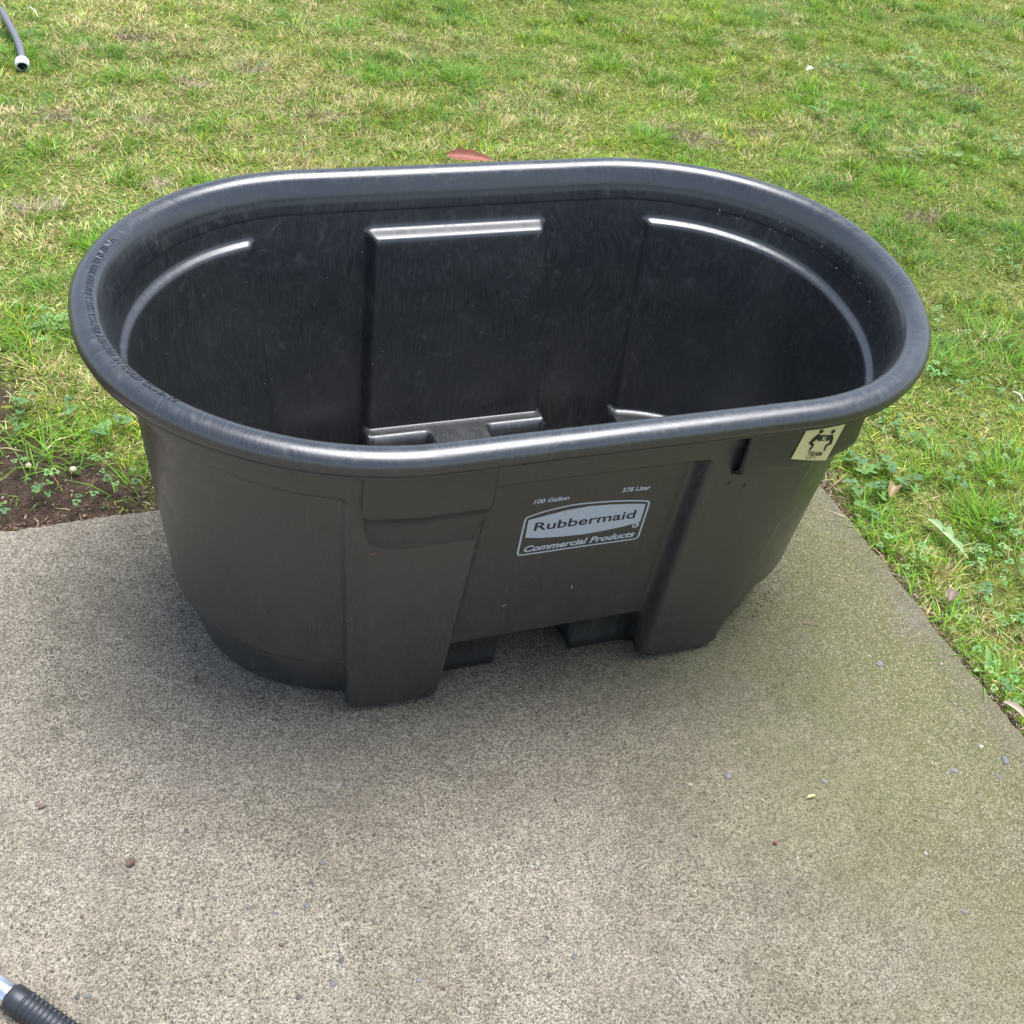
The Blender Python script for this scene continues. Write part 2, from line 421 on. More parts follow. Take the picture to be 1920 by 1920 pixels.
# ------------------------------------------------------------------ lawn
def blades_mesh(name, x, y, z, h, w, az, lean, curl, col, tipcol=None):
    """one curved blade of three levels per entry"""
    n = len(x)
    ca, sa = np.cos(az), np.sin(az)              # leaning direction
    px, py = -sa, ca                             # width direction
    tw = rng.uniform(-.9, .9, n); wx = px * np.cos(tw) + ca * np.sin(tw); wy = py * np.cos(tw) + sa * np.sin(tw)
    V = np.zeros((n, 5, 3), np.float32)
    def pos(t):
        out = h * (lean * t + curl * t * t); up = h * np.maximum(t * np.sqrt(np.clip(1 - lean ** 2 * .6, .05, 1)) - .45 * curl * t * t, .04 * t)
        return x + ca * out, y + sa * out, z + up
    for i, (t, ww) in enumerate(((0, .8), (.5, 1.0))):
        a, b, c = pos(t)
        V[:, 2 * i] = np.stack([a - wx * w * ww / 2, b - wy * w * ww / 2, c], -1)
        V[:, 2 * i + 1] = np.stack([a + wx * w * ww / 2, b + wy * w * ww / 2, c], -1)
    a, b, c = pos(1.0); V[:, 4] = np.stack([a, b, c], -1)
    base = (np.arange(n) * 5)[:, None]
    q = base + np.array([0, 1, 3, 2]); t = base + np.array([2, 3, 4])
    L = np.concatenate([q, t], 1).astype(np.int32)           # 7 loops per blade
    me = D.meshes.new(name)
    me.vertices.add(n * 5); me.vertices.foreach_set('co', V.ravel())
    me.loops.add(L.size); me.loops.foreach_set('vertex_index', L.ravel())
    me.polygons.add(n * 2)
    ls = (np.arange(n) * 7)[:, None] + np.array([0, 4]); me.polygons.foreach_set('loop_start', ls.astype(np.int32).ravel())
    me.update(calc_edges=True)
    at_ = me.color_attributes.new('col', 'FLOAT_COLOR', 'POINT')
    C4 = np.ones((n, 5, 4), np.float32); C4[:, :, :3] = col[:, None, :]
    if tipcol is not None: C4[:, 4, :3] = tipcol
    at_.data.foreach_set('color', C4.ravel())
    return me

def in_view(x, y, m):
    d = np.stack([x, y, np.zeros_like(x)], -1) - CP
    zc = d @ CF; u = (d @ CR) / zc; v = (d @ CU) / zc
    lim = 960 / FPX
    return (zc > 0) & (abs(u) < lim + m) & (abs(v) < lim + m)

def lawn_points(dens, m, jitter=0):
    x0, x1, y0, y1 = -1.9, 4.9, -1.6, 4.2
    n = int((x1 - x0) * (y1 - y0) * dens)
    x = rng.uniform(x0, x1, n); y = rng.uniform(y0, y1, n)
    k = in_view(x, y, m) & ((x > SX + .006) | (y > SY + .006))
    return x[k], y[k]

def gz_at(x, y): return GZ + .03 * (fbm(x, y, .35, 1) - .5)

GREEN = np.array([.155, .315, .020]); DGREEN = np.array([.075, .175, .025]); YEL = np.array([.46, .48, .05])
STRAW = np.array([.66, .54, .27]); BROWN = np.array([.26, .165, .085]); BLUEG = np.array([.15, .29, .085])
SPOTS = [(at(a_, b_), r_) for a_, b_, r_ in ((1270, 240, .11), (1245, 225, .07), (1320, 262, .07), (105, 205, .06), (1815, 165, .06), (1735, 395, .07), (1420, 235, .05), (250, 60, .07), (300, 215, .06), (470, 120, .06), (360, 150, .05), (900, 95, .05), (620, 210, .05), (60, 380, .06), (300, 330, .05))]
def lawn_colour(x, y, n):
    """colour patches: drier and straw-coloured to the left, greener and mossier to the right"""
    r = rng.random(n)
    dry = np.clip(.55 - .38 * sst(x, -.1, 1.5) + 1.7 * (fbm(x, y, .24, 11) - .5) + 1.3 * (vnoise(x, y, .06, 12) - .5), 0.0, 1.0)
    yel = np.clip(.22 + 1.3 * (fbm(x, y, .22, 21) - .5), .05, .9)
    blu = np.clip(.22 + 1.2 * (fbm(x, y, .26, 31) - .5), 0, .6)
    col = np.where((r < dry * .62)[:, None], STRAW, GREEN)
    r2 = rng.random(n)
    col = np.where(((r >= dry * .62) & (r2 < yel * .7))[:, None], YEL, col)
    col = np.where(((r >= dry * .62) & (r2 > 1 - blu))[:, None], BLUEG, col)
    col = np.where(((r >= dry * .62) & (r2 > .80) & (r2 < .90))[:, None], DGREEN, col)
    col = np.where((rng.random(n) < .05 + .10 * dry)[:, None], BROWN, col)
    col = col * rng.uniform(.6, 1.4, (n, 1)) * (.80 + .40 * vnoise(x, y, .035, 77))[:, None] * (.78 + .44 * fbm(x, y, .4, 78))[:, None] * (1 + .10 * rng.standard_normal((n, 3)))
    for c_, r_ in SPOTS:
        d_ = np.hypot((x - c_[0]) / 1.4, y - c_[1]) + .04 * (vnoise(x, y, .03, 5) - .5)
        hit = rng.random(n) < .85 * (1 - sst(d_, r_ * .35, r_)); col[hit] = np.array([.55, .43, .30]) * rng.uniform(.45, 1.25, (hit.sum(), 1))
    return np.clip(col, .01, .9), dry

parts = []
# 1: low matted thatch and moss; moss colour darkened rightwards to paint in shade
for dens, m, keepb in ((21000, .02, 1), (3500, .22, 0)):
    x, y = lawn_points(dens, m)
    if not keepb:
        k = ~in_view(x, y, .02); x, y = x[k], y[k]
    b = bare_amount(x, y); k = rng.random(len(x)) > b * .93; x, y = x[k], y[k]; n = len(x)
    col, dry = lawn_colour(x, y, n)
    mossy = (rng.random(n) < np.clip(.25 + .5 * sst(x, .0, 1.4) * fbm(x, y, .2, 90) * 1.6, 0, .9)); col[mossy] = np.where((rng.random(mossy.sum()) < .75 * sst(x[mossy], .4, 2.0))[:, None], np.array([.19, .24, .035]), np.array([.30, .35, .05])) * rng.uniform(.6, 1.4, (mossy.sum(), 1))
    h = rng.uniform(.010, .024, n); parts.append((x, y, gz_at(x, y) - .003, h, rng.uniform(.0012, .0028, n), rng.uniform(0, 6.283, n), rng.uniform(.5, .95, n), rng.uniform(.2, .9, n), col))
# 2: upright blades growing in clumps
for dens, m, keepb in ((26000, .02, 1), (3500, .22, 0)):
    x, y = lawn_points(dens, m)
    if not keepb:
        k = ~in_view(x, y, .02); x, y = x[k], y[k]
    cl = fbm(x, y, .09, 41); b = bare_amount(x, y)
    k = (rng.random(len(x)) < sst(cl, .22, .60)) & (rng.random(len(x)) > b * 1.05); x, y = x[k], y[k]; n = len(x); cl = cl[k]
    col, dry = lawn_colour(x, y, n)
    h = rng.uniform(.014, .032, n) * (.6 + 1.1 * sst(cl, .4, .75)) * (1.1 - .3 * dry)
    az = 6.283 * vnoise(x, y, .05, 50) * 1.5 + rng.normal(0, 1.2, n)
    parts.append((x, y, gz_at(x, y) - .003, h, rng.uniform(.0014, .0027, n), az, rng.uniform(.1, .75, n), rng.uniform(.1, .8, n), col))
# 3: long blades arching over the edges of the slab and in loose tufts
n = 2600
sx = np.concatenate([rng.uniform(SX + .007, SX + .09, n // 2), rng.uniform(-1.2, SX, n // 2)])
sy = np.concatenate([rng.uniform(-1.3, SY + .1, n // 2), SY + .17 + rng.uniform(0, .12, n // 2)])
k = vnoise(sx, sy, .07, 60) > .52; x, y = sx[k], sy[k]; n = len(x)
col, dry = lawn_colour(x, y, n); col = np.where(rng.random((n, 1)) < .8, GREEN * rng.uniform(.7, 1.5, (n, 1)), col)
parts.append((x, y, gz_at(x, y), rng.uniform(.03, .07, n), rng.uniform(.0018, .0034, n), rng.uniform(0, 6.283, n), rng.uniform(.3, .9, n), rng.uniform(.3, .9, n), col))
# lone tufts given by where they stand in the photograph
for px, py, cnt, hh in ((860, 150, 260, .05), (205, 470, 150, .04), (1220, 265, 200, .045), (1140, 130, 200, .045), (230, 150, 120, .05), (640, 60, 130, .045), (30, 110, 150, .05),
                        (1690, 340, 220, .045), (1500, 190, 120, .04), (1850, 990, 200, .05), (1880, 900, 160, .05), (1760, 880, 100, .05), (150, 840, 30, .045), (120, 850, 24, .05), (265, 920, 24, .06),
                        (1760, 690, 160, .045), (1860, 640, 160, .05), (1880, 700, 120, .05), (1895, 1290, 90, .04), (160, 640, 120, .045), (60, 650, 90, .045)):
    c = at(px, py, GZ); x = c[0] + rng.normal(0, .035, cnt); y = c[1] + rng.normal(0, .035, cnt)
    k = (x > SX + .006) | (y > SY + .006); x, y = x[k], y[k]; cnt = len(x)
    col = GREEN * rng.uniform(.6, 1.5, (cnt, 1)) * (1 + .12 * rng.standard_normal((cnt, 3))); col = np.clip(col, .01, .9)
    parts.append((x, y, gz_at(x, y), rng.uniform(.6, 1.25, cnt) * hh, rng.uniform(.0016, .0032, cnt), np.arctan2(y - c[1], x - c[0]) + rng.normal(0, .7, cnt), rng.uniform(.2, .8, cnt), rng.uniform(.2, .8, cnt), col))
A_ = [np.concatenate([np.atleast_1d(p[i]) for p in parts]) for i in range(9)]
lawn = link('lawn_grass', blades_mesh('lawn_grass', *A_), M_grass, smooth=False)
tag(lawn, 'short patchy lawn of green, yellow and straw-coloured blades behind and right of the patio', 'grass', kind='stuff')

# ------------------------------------------------------------------ stock tank
S_, EXP_, RT = .2626, 2.089, .0285
AC, BC = .673 - S_ - RT, .3935 - RT
HT = .632
CO = [-0.3421867, -0.16710535, -0.98838144, 0.12355359, -0.19281064, 0.37879426, 0.19599585, 0.28617674]
def tau(n_st=150, n_arc=230):
    """perimeter parameter: angle t plus straight-run coordinate, starting at the front left of the straight run"""
    T = []; SXX = []
    for sx in np.linspace(-1, 1, n_st, endpoint=False): T.append(-math.pi / 2); SXX.append(sx)
    for t in np.linspace(-math.pi / 2, math.pi / 2, n_arc, endpoint=False): T.append(t); SXX.append(1)
    for sx in np.linspace(1, -1, n_st, endpoint=False): T.append(math.pi / 2); SXX.append(sx)
    for t in np.linspace(math.pi / 2, 1.5 * math.pi, n_arc, endpoint=False): T.append(t); SXX.append(-1)
    return np.array(T), np.array(SXX)
TT, SS = tau()
def supere(a, b):
    c, s = np.cos(TT), np.sin(TT); c = np.where(abs(c) < 1e-9, 0, c)
    return np.stack([SS * S_ + a * np.sign(c) * abs(c) ** (2 / EXP_), b * np.sign(s) * abs(s) ** (2 / EXP_)], -1)
def normals(Q):
    d = np.roll(Q, -1, 0) - np.roll(Q, 1, 0); n = np.stack([d[:, 1], -d[:, 0]], -1)
    return n / (np.linalg.norm(n, axis=1, keepdims=True) + 1e-12)
PC = supere(AC, BC); NC = normals(PC)
# the rotomoulded rim is slightly out of true
th = TT % (2 * math.pi)
# keep the perturbation continuous over the straight runs
thp = np.where(SS > -.9999, np.where(SS < .9999, np.where(TT < 0, -math.pi / 2, math.pi / 2), TT), TT)
pert = .01 * sum(CO[2 * k] * np.cos((k + 1) * thp) + CO[2 * k + 1] * np.sin((k + 1) * thp) for k in range(4))
PC = PC + NC * pert[:, None]
for _ in range(3): NC = normals(PC); NC = (np.roll(NC, 1, 0) + NC * 2 + np.roll(NC, -1, 0)) / 4; NC /= np.linalg.norm(NC, axis=1, keepdims=True)
ARC = np.concatenate([[0], np.cumsum(np.linalg.norm(np.diff(PC, axis=0), axis=1))])
A0, B0 = .300, .274
PB = supere(A0, B0)
PC = PC + NC * (.0125 * np.clip(np.sin(thp), 0, 1))[:, None]
PT = PC - NC * .0190
PC = PC + NC * .0065
RA, RB, ZC = .0220, .0190, .5983                                  # rim cross-section: half width, half height, centre height
N = len(PC)
def wall_xy(z, off=0.0):
    """outer wall outline of the leg columns at height z, moved out by off (scalar or per-point)"""
    z = np.broadcast_to(np.asarray(z, float), (N,)); f = np.clip(z / .575, 0, 1.05)[:, None]
    Q = PB + (PT - PB) * f
    return Q + NC * np.broadcast_to(np.asarray(off, float), (N,))[:, None]
def inset(z):
    z = np.broadcast_to(np.asarray(z, float), (N,))
    Q = wall_xy(z); ax = abs(Q[:, 0]); side = Q[:, 1]
    zz = np.clip(z / .5, 0, 1)
    xi = .180 - .019 * zz; xo = .335 + .033 * zz
    cen = 1 - sst(ax, xi - .009, xi + .009); end = sst(ax, xo - .007, xo + .007)
    zl = .510 + .010 * np.clip(side / .3, -1, 1)
    u_ = (zl + .001 - z) / .0034; below = .5 * (1 + u_ / np.sqrt(1 + u_ * u_))
    d = (.028 * cen + .013 * end) * below
    d = d + end * .013 * (1 - sst(z, .112, .120)) + end * .012 * (1 - sst(z, .0, .10))
    return d
def floor_h(x, y):
    ax, ay = abs(x), abs(y)
    leg = sst(ax, .176, .188) * (1 - sst(ax, .324, .334)) * sst(ay, .180, .192)
    boss = sst(ax, .055, .068) * (1 - sst(ax, .172, .186)) * sst(ay, .085, .10) * (1 - sst(ay, .222, .236))
    return .155 - .022 * sst(ax, .330, .336) - .130 * np.maximum(leg, boss)
def under_h(x, y):
    ax, ay = abs(x), abs(y)
    leg = sst(ax, .180, .188) * (1 - sst(ax, .345, .36)) * sst(ay, .15, .16)
    boss = sst(ax, .062, .070) * (1 - sst(ax, .19, .20)) * sst(ay, .08, .09) * (1 - sst(ay, .226, .232))
    end = sst(ax, .335, .345)
    return .105 - .100 * np.maximum(leg, boss) - .085 * end * (1 - np.maximum(leg, boss))

def rings(Pout, hf, k=34, flat_from=None):
    """rows running inwards from a boundary ring to the tank's centre line, following a height function"""
    rows = []
    sp = np.stack([np.clip(Pout[:, 0], -S_, S_) * .98, Pout[:, 1] * 0], -1)
    for i in range(1, k + 1):
        f = i / k
        Q = Pout[:, :2] * (1 - f) + sp * f
        rows.append(np.column_stack([Q, hf(Q[:, 0], Q[:, 1])]))
    return rows

tank = empty('stock_tank')
tag(tank, 'large black plastic oval stock tank with a rolled rim standing on the concrete patio', 'stock tank')
TH = .006
def build_body():
    zr = np.concatenate([np.linspace(.572, .548, 4), np.linspace(.547, .490, 64), np.linspace(.486, .17, 40), np.linspace(.165, .125, 8)])
    rows, V = [], []
    # inside, from the floor upwards
    Qb = wall_xy(.155) - NC * (inset(.155) + TH)[:, None]
    zf = floor_h(Qb[:, 0], Qb[:, 1])
    low = []
    for q in np.linspace(1, 0, 12):
        z = zf + (.165 - zf) * q
        rr = .010 * np.clip(1 - q / .18, 0, 1) ** 2
        low.append((z, inset(z) + TH + rr))
    inner = []
    for z in zr[1:-8]:
        inner.append((np.full(N, z), inset(z) + TH + .0 * z))
    inner += low
    rows_in = []
    for z, d in inner:
        rows_in.append(np.column_stack([wall_xy(z, -d), z]))
    rows_in = rows_in[::-1]                                   # bottom -> top
    fl = rings(rows_in[0], floor_h)[::-1]
    # outside, top to bottom
    Qo = wall_xy(.10) - NC * inset(.10)[:, None]
    ax = abs(Qo[:, 0])
    zb = .105 * (1 - sst(ax, .168, .184))
    zb = zb + .010 * (1 - sst(abs(ax - .188), .0, .02)) * (zb < .1)      # rounded foot corners
    zb = np.maximum(zb, .0015)
    rows_out = []
    for z in zr[zr > .13]:
        zz = np.full(N, z); rows_out.append(np.column_stack([wall_xy(zz, -inset(zz)), zz]))
    for q in np.concatenate([np.linspace(0, .9, 26), [.93, .955, .975, .99, 1]]):
        z = .127 + (zb - .127) * q
        ch = .012 * np.clip((.014 - (z - zb)) / .014, 0, 1) ** 1.2
        rows_out.append(np.column_stack([wall_xy(z, -inset(z) - ch), z]))
    un = rings(rows_out[-1], under_h)
    P = np.array(fl + rows_in + rows_out + un)
    # uv = (arc length, running profile length)
    dz = np.concatenate([[0], np.cumsum(np.linalg.norm(np.diff(P, axis=0), axis=2).mean(1))])
    UV = np.zeros(P.shape[:2] + (2,)); UV[..., 0] = ARC[None]; UV[..., 1] = dz[:, None]
    me = grid('body', P, True, False, UV)
    return link('body', me, M_body, tank)
body = build_body()

def build_rim():
    pr = []
    low_in = [np.column_stack([wall_xy(z, -TH + e), np.full(N, z)]) for z, e in ((.5545, .0012), (.5550, -.0003), (.5565, -.0005), (.560, -.0005), (.565, -.0004), (.570, -.0003), (.5735, -.0002))]
    low_in += [np.column_stack([PC + NC * o, np.full(N, z)]) for o, z in ((-.0308, .577), (-.0299, .5815), (-.0287, .586), (-.0273, .590), (-.0254, .595), (-.0237, .599), (-.0222, .6025))]
    for a in np.radians([161, 153, 145, 136, 124, 112, 101, 90, 79, 67, 55, 42, 30, 18, 6, -8, -20, -32, -42]): pr.append((RA * math.cos(a), ZC + RB * math.sin(a)))
    pr += [(.0160, .5853), (.0171, .5841), (.0170, .5828), (.0155, .5826), (.0100, .5815), (.000, .5795), (-.012, .5782), (-.020, .577), (-.0262, .570)]
    rows = []
    for o, z in pr:
        dent = .0012 * (fbm(ARC, ARC * 0 + .3, .12, 71) - .5) * (z > .59)
        rows.append(np.column_stack([PC + NC * (o + dent)[:, None] if np.ndim(o + dent) else PC + NC * o, np.full(N, z) + dent * .5]))
    P = np.array(low_in + rows); dz = np.concatenate([[0], np.cumsum(np.linalg.norm(np.diff(P, axis=0), axis=2).mean(1))])
    UV = np.zeros(P.shape[:2] + (2,)); UV[..., 0] = ARC[None]; UV[..., 1] = dz[:, None]
    return link('rim', grid('rim', P, True, False, UV), M_rim, tank)
rim = build_rim()

def per(arr, i):                       # interpolate a per-perimeter array at fractional index
    i = np.asarray(i, float) % N; a = np.floor(i).astype(int); f = (i - a)
    if arr.ndim > 1: f = f[..., None]
    return arr[a % N] * (1 - f) + arr[(a + 1) % N] * f
def idx_front(x):                      # perimeter index of the front side at abscissa x
    h = np.where((PC[:, 1] < 0))[0]; h = h[np.argsort(PC[h, 0])]
    return float(np.interp(x, PC[h, 0], np.where(h > N * .8, h - N, h)))
LUGO = -.0140
def build_lug(i0, i1, hollow):
    ii = np.linspace(i0, i1, 60); secs = []
    c = per(PC, ii); nn = per(NC, ii); nn /= np.linalg.norm(nn, axis=1, keepdims=True)
    e = np.minimum(np.arange(60), 59 - np.arange(60)) * abs(i1 - i0) / 59 * .0035     # distance from the ends
    def W_(z, o): 
        q = wall_xy(z, o); return per(q, ii)
    endr = .004 * np.clip(1 - e / .006, 0, 1) ** 2
    face = lambda o, z: np.column_stack([c + nn * (o - endr)[:, None], np.full(60, z)])
    out = [face(LUGO - .006, .592), face(LUGO, .580), face(LUGO, .56), face(LUGO, .53), face(LUGO - .001, .500), face(LUGO - .0025, .491), face(LUGO - .006, .485), face(LUGO - .011, .480)]
    wl = np.column_stack([W_(.405, .0012), np.full(60, .405)])
    for q in ((.25, .5, .75, 1) if not hollow else (1,)):
        tgt = wl if not hollow else np.column_stack([W_(.470, .0005), np.full(60, .470)])
        row = out[7] * (1 - q) + tgt * q
        mid = row.mean(0); out.append(mid + (row - mid) * np.array([1 - .16 * q, 1, 1]) if not hollow else row)
    t_ = .005 if hollow else .0
    if hollow:
        inn = [face(LUGO - t_, .585), face(LUGO - t_, .53), face(LUGO - t_ - .004, .490)]
        inn.append(np.column_stack([W_(.476, .0006), np.full(60, .476)]))
    else:
        inn = [np.column_stack([W_(.585, -.003), np.full(60, .585)]), np.column_stack([W_(.41, -.003), np.full(60, .41)])]
    P = np.array(out + inn[::-1])
    nr = len(P)
    ar = np.interp(ii, np.arange(N), ARC) if i0 >= 0 else ii * .0035
    dz = np.concatenate([[0], np.cumsum(np.linalg.norm(np.diff(P, axis=0), axis=2).mean(1))])
    UV = np.zeros(P.shape[:2] + (2,)); UV[..., 0] = ar[None]; UV[..., 1] = dz[:, None]
    me = grid('handle', P, False, True, UV)
    bm = bmesh.new(); bm.from_mesh(me); bm.verts.ensure_lookup_table()
    for col in (0, 59):
        try: bm.faces.new([bm.verts[r * 60 + col] for r in range(nr)])
        except ValueError: pass
    bmesh.ops.recalc_face_normals(bm, faces=bm.faces); bm.to_mesh(me); bm.free()
    o = link('handle', me, M_lug, tank); me.materials.append(M_body)
    for pz in me.polygons:
        cz = pz.center
        if not hollow and cz.z < .4785: pz.material_index = 1
    m_ = o.modifiers.new('edge', 'EDGE_SPLIT'); m_.split_angle = math.radians(50)
    return o
iR0, iR1 = idx_front(.207), idx_front(.43)
build_lug(idx_front(-.352), idx_front(-.170), False)
build_lug(iR0, iR1, True)
half = N / 2
build_lug(idx_front(-.352) + half, idx_front(-.170) + half, False)
build_lug(iR0 + half, iR1 + half, True)

# printing on the front panel: plane  y = -(B + k z) + inset
_w = [float(wall_xy(z)[75, 1] + inset(z)[75]) for z in (.2, .45)]
KZ = -(_w[1] - _w[0]) / .25; Y0P = _w[0] + KZ * .2
def panel(px, py):
    """photograph pixel -> (x, distance up the slope) on the recessed front panel"""
    d = CF + (px - 960) / FPX * CR + (960 - py) / FPX * CU
    t = (Y0P - KZ * CP[2] - CP[1]) / (d[1] + KZ * d[2])
    p = CP + d * t
    return np.array([p[0], p[2] * math.hypot(1, KZ)])
def panel_xyz(q, lift=.0):
    q = np.atleast_2d(q); z = q[:, 1] / math.hypot(1, KZ)
    return np.column_stack([q[:, 0], Y0P - KZ * z - lift, z + lift * KZ])
def crop(pts, ox=950, oy=880, s=6.4): return np.array([panel(ox + a / s, oy + b / s) for a, b in pts])

def text2d(txt, bold=0.0, space=1.0):
    cu = D.curves.new('t', 'FONT'); cu.body = txt; cu.size = 1; cu.offset = bold; cu.space_character = space; cu.resolution_u = 5
    o = D.objects.new('t', cu); COL.objects.link(o)
    dg = bpy.context.evaluated_depsgraph_get(); dg.update()
    me = D.meshes.new_from_object(o.evaluated_get(dg))
    V = np.array([v.co[:2] for v in me.vertices]); F = [tuple(p.vertices) for p in me.polygons]
    D.objects.remove(o, do_unlink=True); D.meshes.remove(me)
    return V, F
def text_quad(txt, BL, BR, TL, bold=0, shear=0, space=1.0):
    """lettering laid into a parallelogram in panel coordinates; cap height spans BL->TL"""
    V, F = text2d(txt, bold, space)
    x0, x1 = V[:, 0].min(), V[:, 0].max(); capv, _ = text2d('H', bold); h = capv[:, 1].max()
    u = (V[:, 0] - x0) / (x1 - x0); v = V[:, 1] / h; u = u + shear * v * h / (x1 - x0)
    return BL + u[:, None] * (BR - BL) + v[:, None] * (TL - BL), F
def decal(name, Q, F, mat, lift, label=None, parent=tank):
    o = link(name, pydata(name, panel_xyz(Q, lift), F), mat, parent, smooth=False)
    if label: o['label'] = label
    return o
def smooth_poly(Q, k=3):
    for _ in range(k):
        R = np.roll(Q, -1, 0); Q = np.stack([Q * .75 + R * .25, Q * .25 + R * .75], 1).reshape(-1, 2)
    return Q
outer = crop([(150, 1040), (128, 1032), (119, 1010), (130, 955), (170, 780), (208, 615), (222, 588), (258, 560), (500, 482), (750, 425), (900, 403), (1100, 386), (1300, 371), (1500, 365), (1680, 369), (1712, 378), (1722, 400), (1700, 470), (1650, 620), (1602, 765), (1585, 812), (1550, 836), (1500, 847), (1000, 914), (500, 988)])
outer = smooth_poly(outer, 2)
nn_ = normals(outer); area = np.sum(outer[:, 0] * np.roll(outer[:, 1], -1) - np.roll(outer[:, 0], -1) * outer[:, 1])
inner_ = outer - nn_ * (.0031 if area > 0 else -.0031)
nO = len(outer)
decal('logo_frame', np.concatenate([outer, inner_]), [(i, (i + 1) % nO, nO + (i + 1) % nO, nO + i) for i in range(nO)], M_print, .0003, 'thin pale rounded outline around the printed logo')
fill = crop([(262, 608), (500, 545), (750, 483), (1000, 440), (1250, 420), (1500, 412), (1665, 414), (1650, 470), (1600, 627), (1400, 684), (1150, 738), (900, 780), (650, 806), (400, 822), (222, 820), (240, 715)])
decal('logo_panel', fill, [tuple(range(len(fill)))], M_print, .0003, 'pale lens-shaped field of the printed logo')
c3 = crop([(322, 738), (1530, 581), (346, 641)]); decal('lettering', *text_quad('Rubbermaid', c3[0], c3[1], c3[2], .012), M_printdark, .0007, 'dark lettering Rubbermaid on the pale logo field')
c3 = crop([(188, 995), (1515, 803), (206, 925)]); decal('lettering', *text_quad('Commercial Products', c3[0], c3[1], c3[2], .035, .18), M_print, .0003, 'pale bold slanted lettering Commercial Products')
c3 = crop([(322, 415), (745, 360), (331, 367)]); decal('lettering', *text_quad('100 Gallon', c3[0], c3[1], c3[2], .03, .18), M_print, .0003, 'small pale lettering 100 Gallon')
c3 = crop([(1380, 273), (1718, 238), (1390, 224)]); decal('lettering', *text_quad('378 Liter', c3[0], c3[1], c3[2], .03, .18), M_print, .0003, 'small pale lettering 378 Liter')
cc = crop([(1545, 670)])[0]
disc = [cc + .0058 * np.array([math.cos(a), math.sin(a)]) for a in np.linspace(0, 2 * math.pi, 24, endpoint=False)]
decal('registered_mark', np.array(disc), [tuple(range(24))], M_print, .0003)
Vr, Fr = text2d('R', .02); Vr = (Vr - Vr.mean(0)) * .0085 + cc; decal('lettering', Vr, Fr, M_printdark, .0007, 'tiny dark R in the pale round mark')

# raised warning text on the rim's left end
def rim_text(txt, x_start, side, length, ang0, capang):
    V, F = text2d(txt, .02, 1.05)
    x0, x1 = V[:, 0].min(), V[:, 0].max(); cap = .7
    u = (V[:, 0] - x0) / (x1 - x0); v = V[:, 1] / cap
    s = x_start + u * length
    i = np.interp(s % ARC[-1], ARC, np.arange(N))
    c = per(PC, i); n = per(NC, i)
    a = np.radians(ang0 + capang * v)
    return np.column_stack([c + n * ((RA + .0007) * np.cos(a))[:, None], ZC + (RB + .0007) * np.sin(a)]), F
iw = int(np.argmin(np.where(PC[:, 1] > .07, abs(PC[:, 0] + .600) + (PC[:, 0] > 0) * 9, 9)))
Vt, Ft = rim_text('WARNING: USE GUARD WITH WATER HEATER IN COLD CLIMATE', ARC[iw], 0, .46, 98, 26)
ot = link('raised_lettering', pydata('raised_lettering', Vt, Ft), M_rim, tank, smooth=False)
so = ot.modifiers.new('raise', 'SOLIDIFY'); so.thickness = .0004; so.offset = 0
ot['label'] = 'small raised warning lettering along the left end of the rim'

# drain plug seen under the front panel
def lathe(prof, n=28, name='lathe'):
    P = np.array([[(r * math.cos(a), r * math.sin(a), z) for a in np.linspace(0, 2 * math.pi, n, endpoint=False)] for r, z in prof])
    return grid(name, P, True)
pl = link('drain_plug', lathe([(.0, .0), (.022, .0), (.024, .003), (.024, .018), (.034, .02), (.036, .024), (.036, .05), (.030, .055), (0, .056)]), M_body, tank)
pl.location = (-.010, -.150, .045); pl.scale = (.6, .6, .6); pl.rotation_euler = (math.radians(90), 0, 0)

# team-lift sticker on the right handle
def lug_point(i, z, o=0.0):
    c = per(PC, i); n = per(NC, i)
    # above the handle face the sticker's top folds under the rim
    return np.column_stack([c + n * (LUGO + o), z])
def stick_ray(px, py):
    best = None
    ii = np.linspace(iR0, iR1 + 20, 400)
    for z in np.linspace(.47, .60, 131):
        p = lug_point(ii, np.full(400, z))
        d = p - CP; zc = d @ CF; u = 960 + FPX * (d @ CR) / zc; v = 960 - FPX * (d @ CU) / zc
        e = np.hypot(u - px, v - py); k = e.argmin()
        if best is None or e[k] < best[0]: best = (e[k], ii[k], z)
    return np.array(best[1:])
sTL, sTR, sBR, sBL = stick_ray(1520.6, 788.5), stick_ray(1587.3, 789.5), stick_ray(1547.7, 861.9), stick_ray(1482, 859.8)
def stick(u, v, o):
    u = np.asarray(u, float); v = np.asarray(v, float)
    q = (sTL * ((1 - u) * (1 - v))[:, None] + sTR * (u * (1 - v))[:, None] + sBL * ((1 - u) * v)[:, None] + sBR * (u * v)[:, None])
    return lug_point(q[:, 0], q[:, 1], o)
def mat_sticker():
    k = NT('pale_yellow_paper'); g = k.n('ShaderNodeTexCoord').outputs['UV']
    n = k.noise(g, 3, 4, .6); c = k.mix(n, (.58, .51, .22), (.74, .67, .34)); k.l(c, k.b.inputs['Base Color']); k.b.inputs['Roughness'].default_value = .45
    k.l(k.bump(k.noise(g, 2.2, 2, .5, 1.5), 1, .004), k.b.inputs['Normal']); return k.m
M_sticker = mat_sticker(); M_white = plain('white_paper', (.8, .8, .78), .5, var=.04); M_ink = plain('black_ink', (.012, .012, .012), .6, var=.05)
M_ink2 = plain('faded_ink', (.13, .12, .07), .6, var=.1)
uu, vv = np.meshgrid(np.linspace(0, 1, 26), np.linspace(0, 1, 26)); wr = .0005 * (fbm(uu, vv, .3, 5)) + .0004 * np.exp(-((vv - .22 + .2 * uu) / .02) ** 2)
Ps = stick(uu.ravel(), vv.ravel(), .0008).reshape(26, 26, 3); nrm = per(NC, np.full(1, sTL[0]))[0]
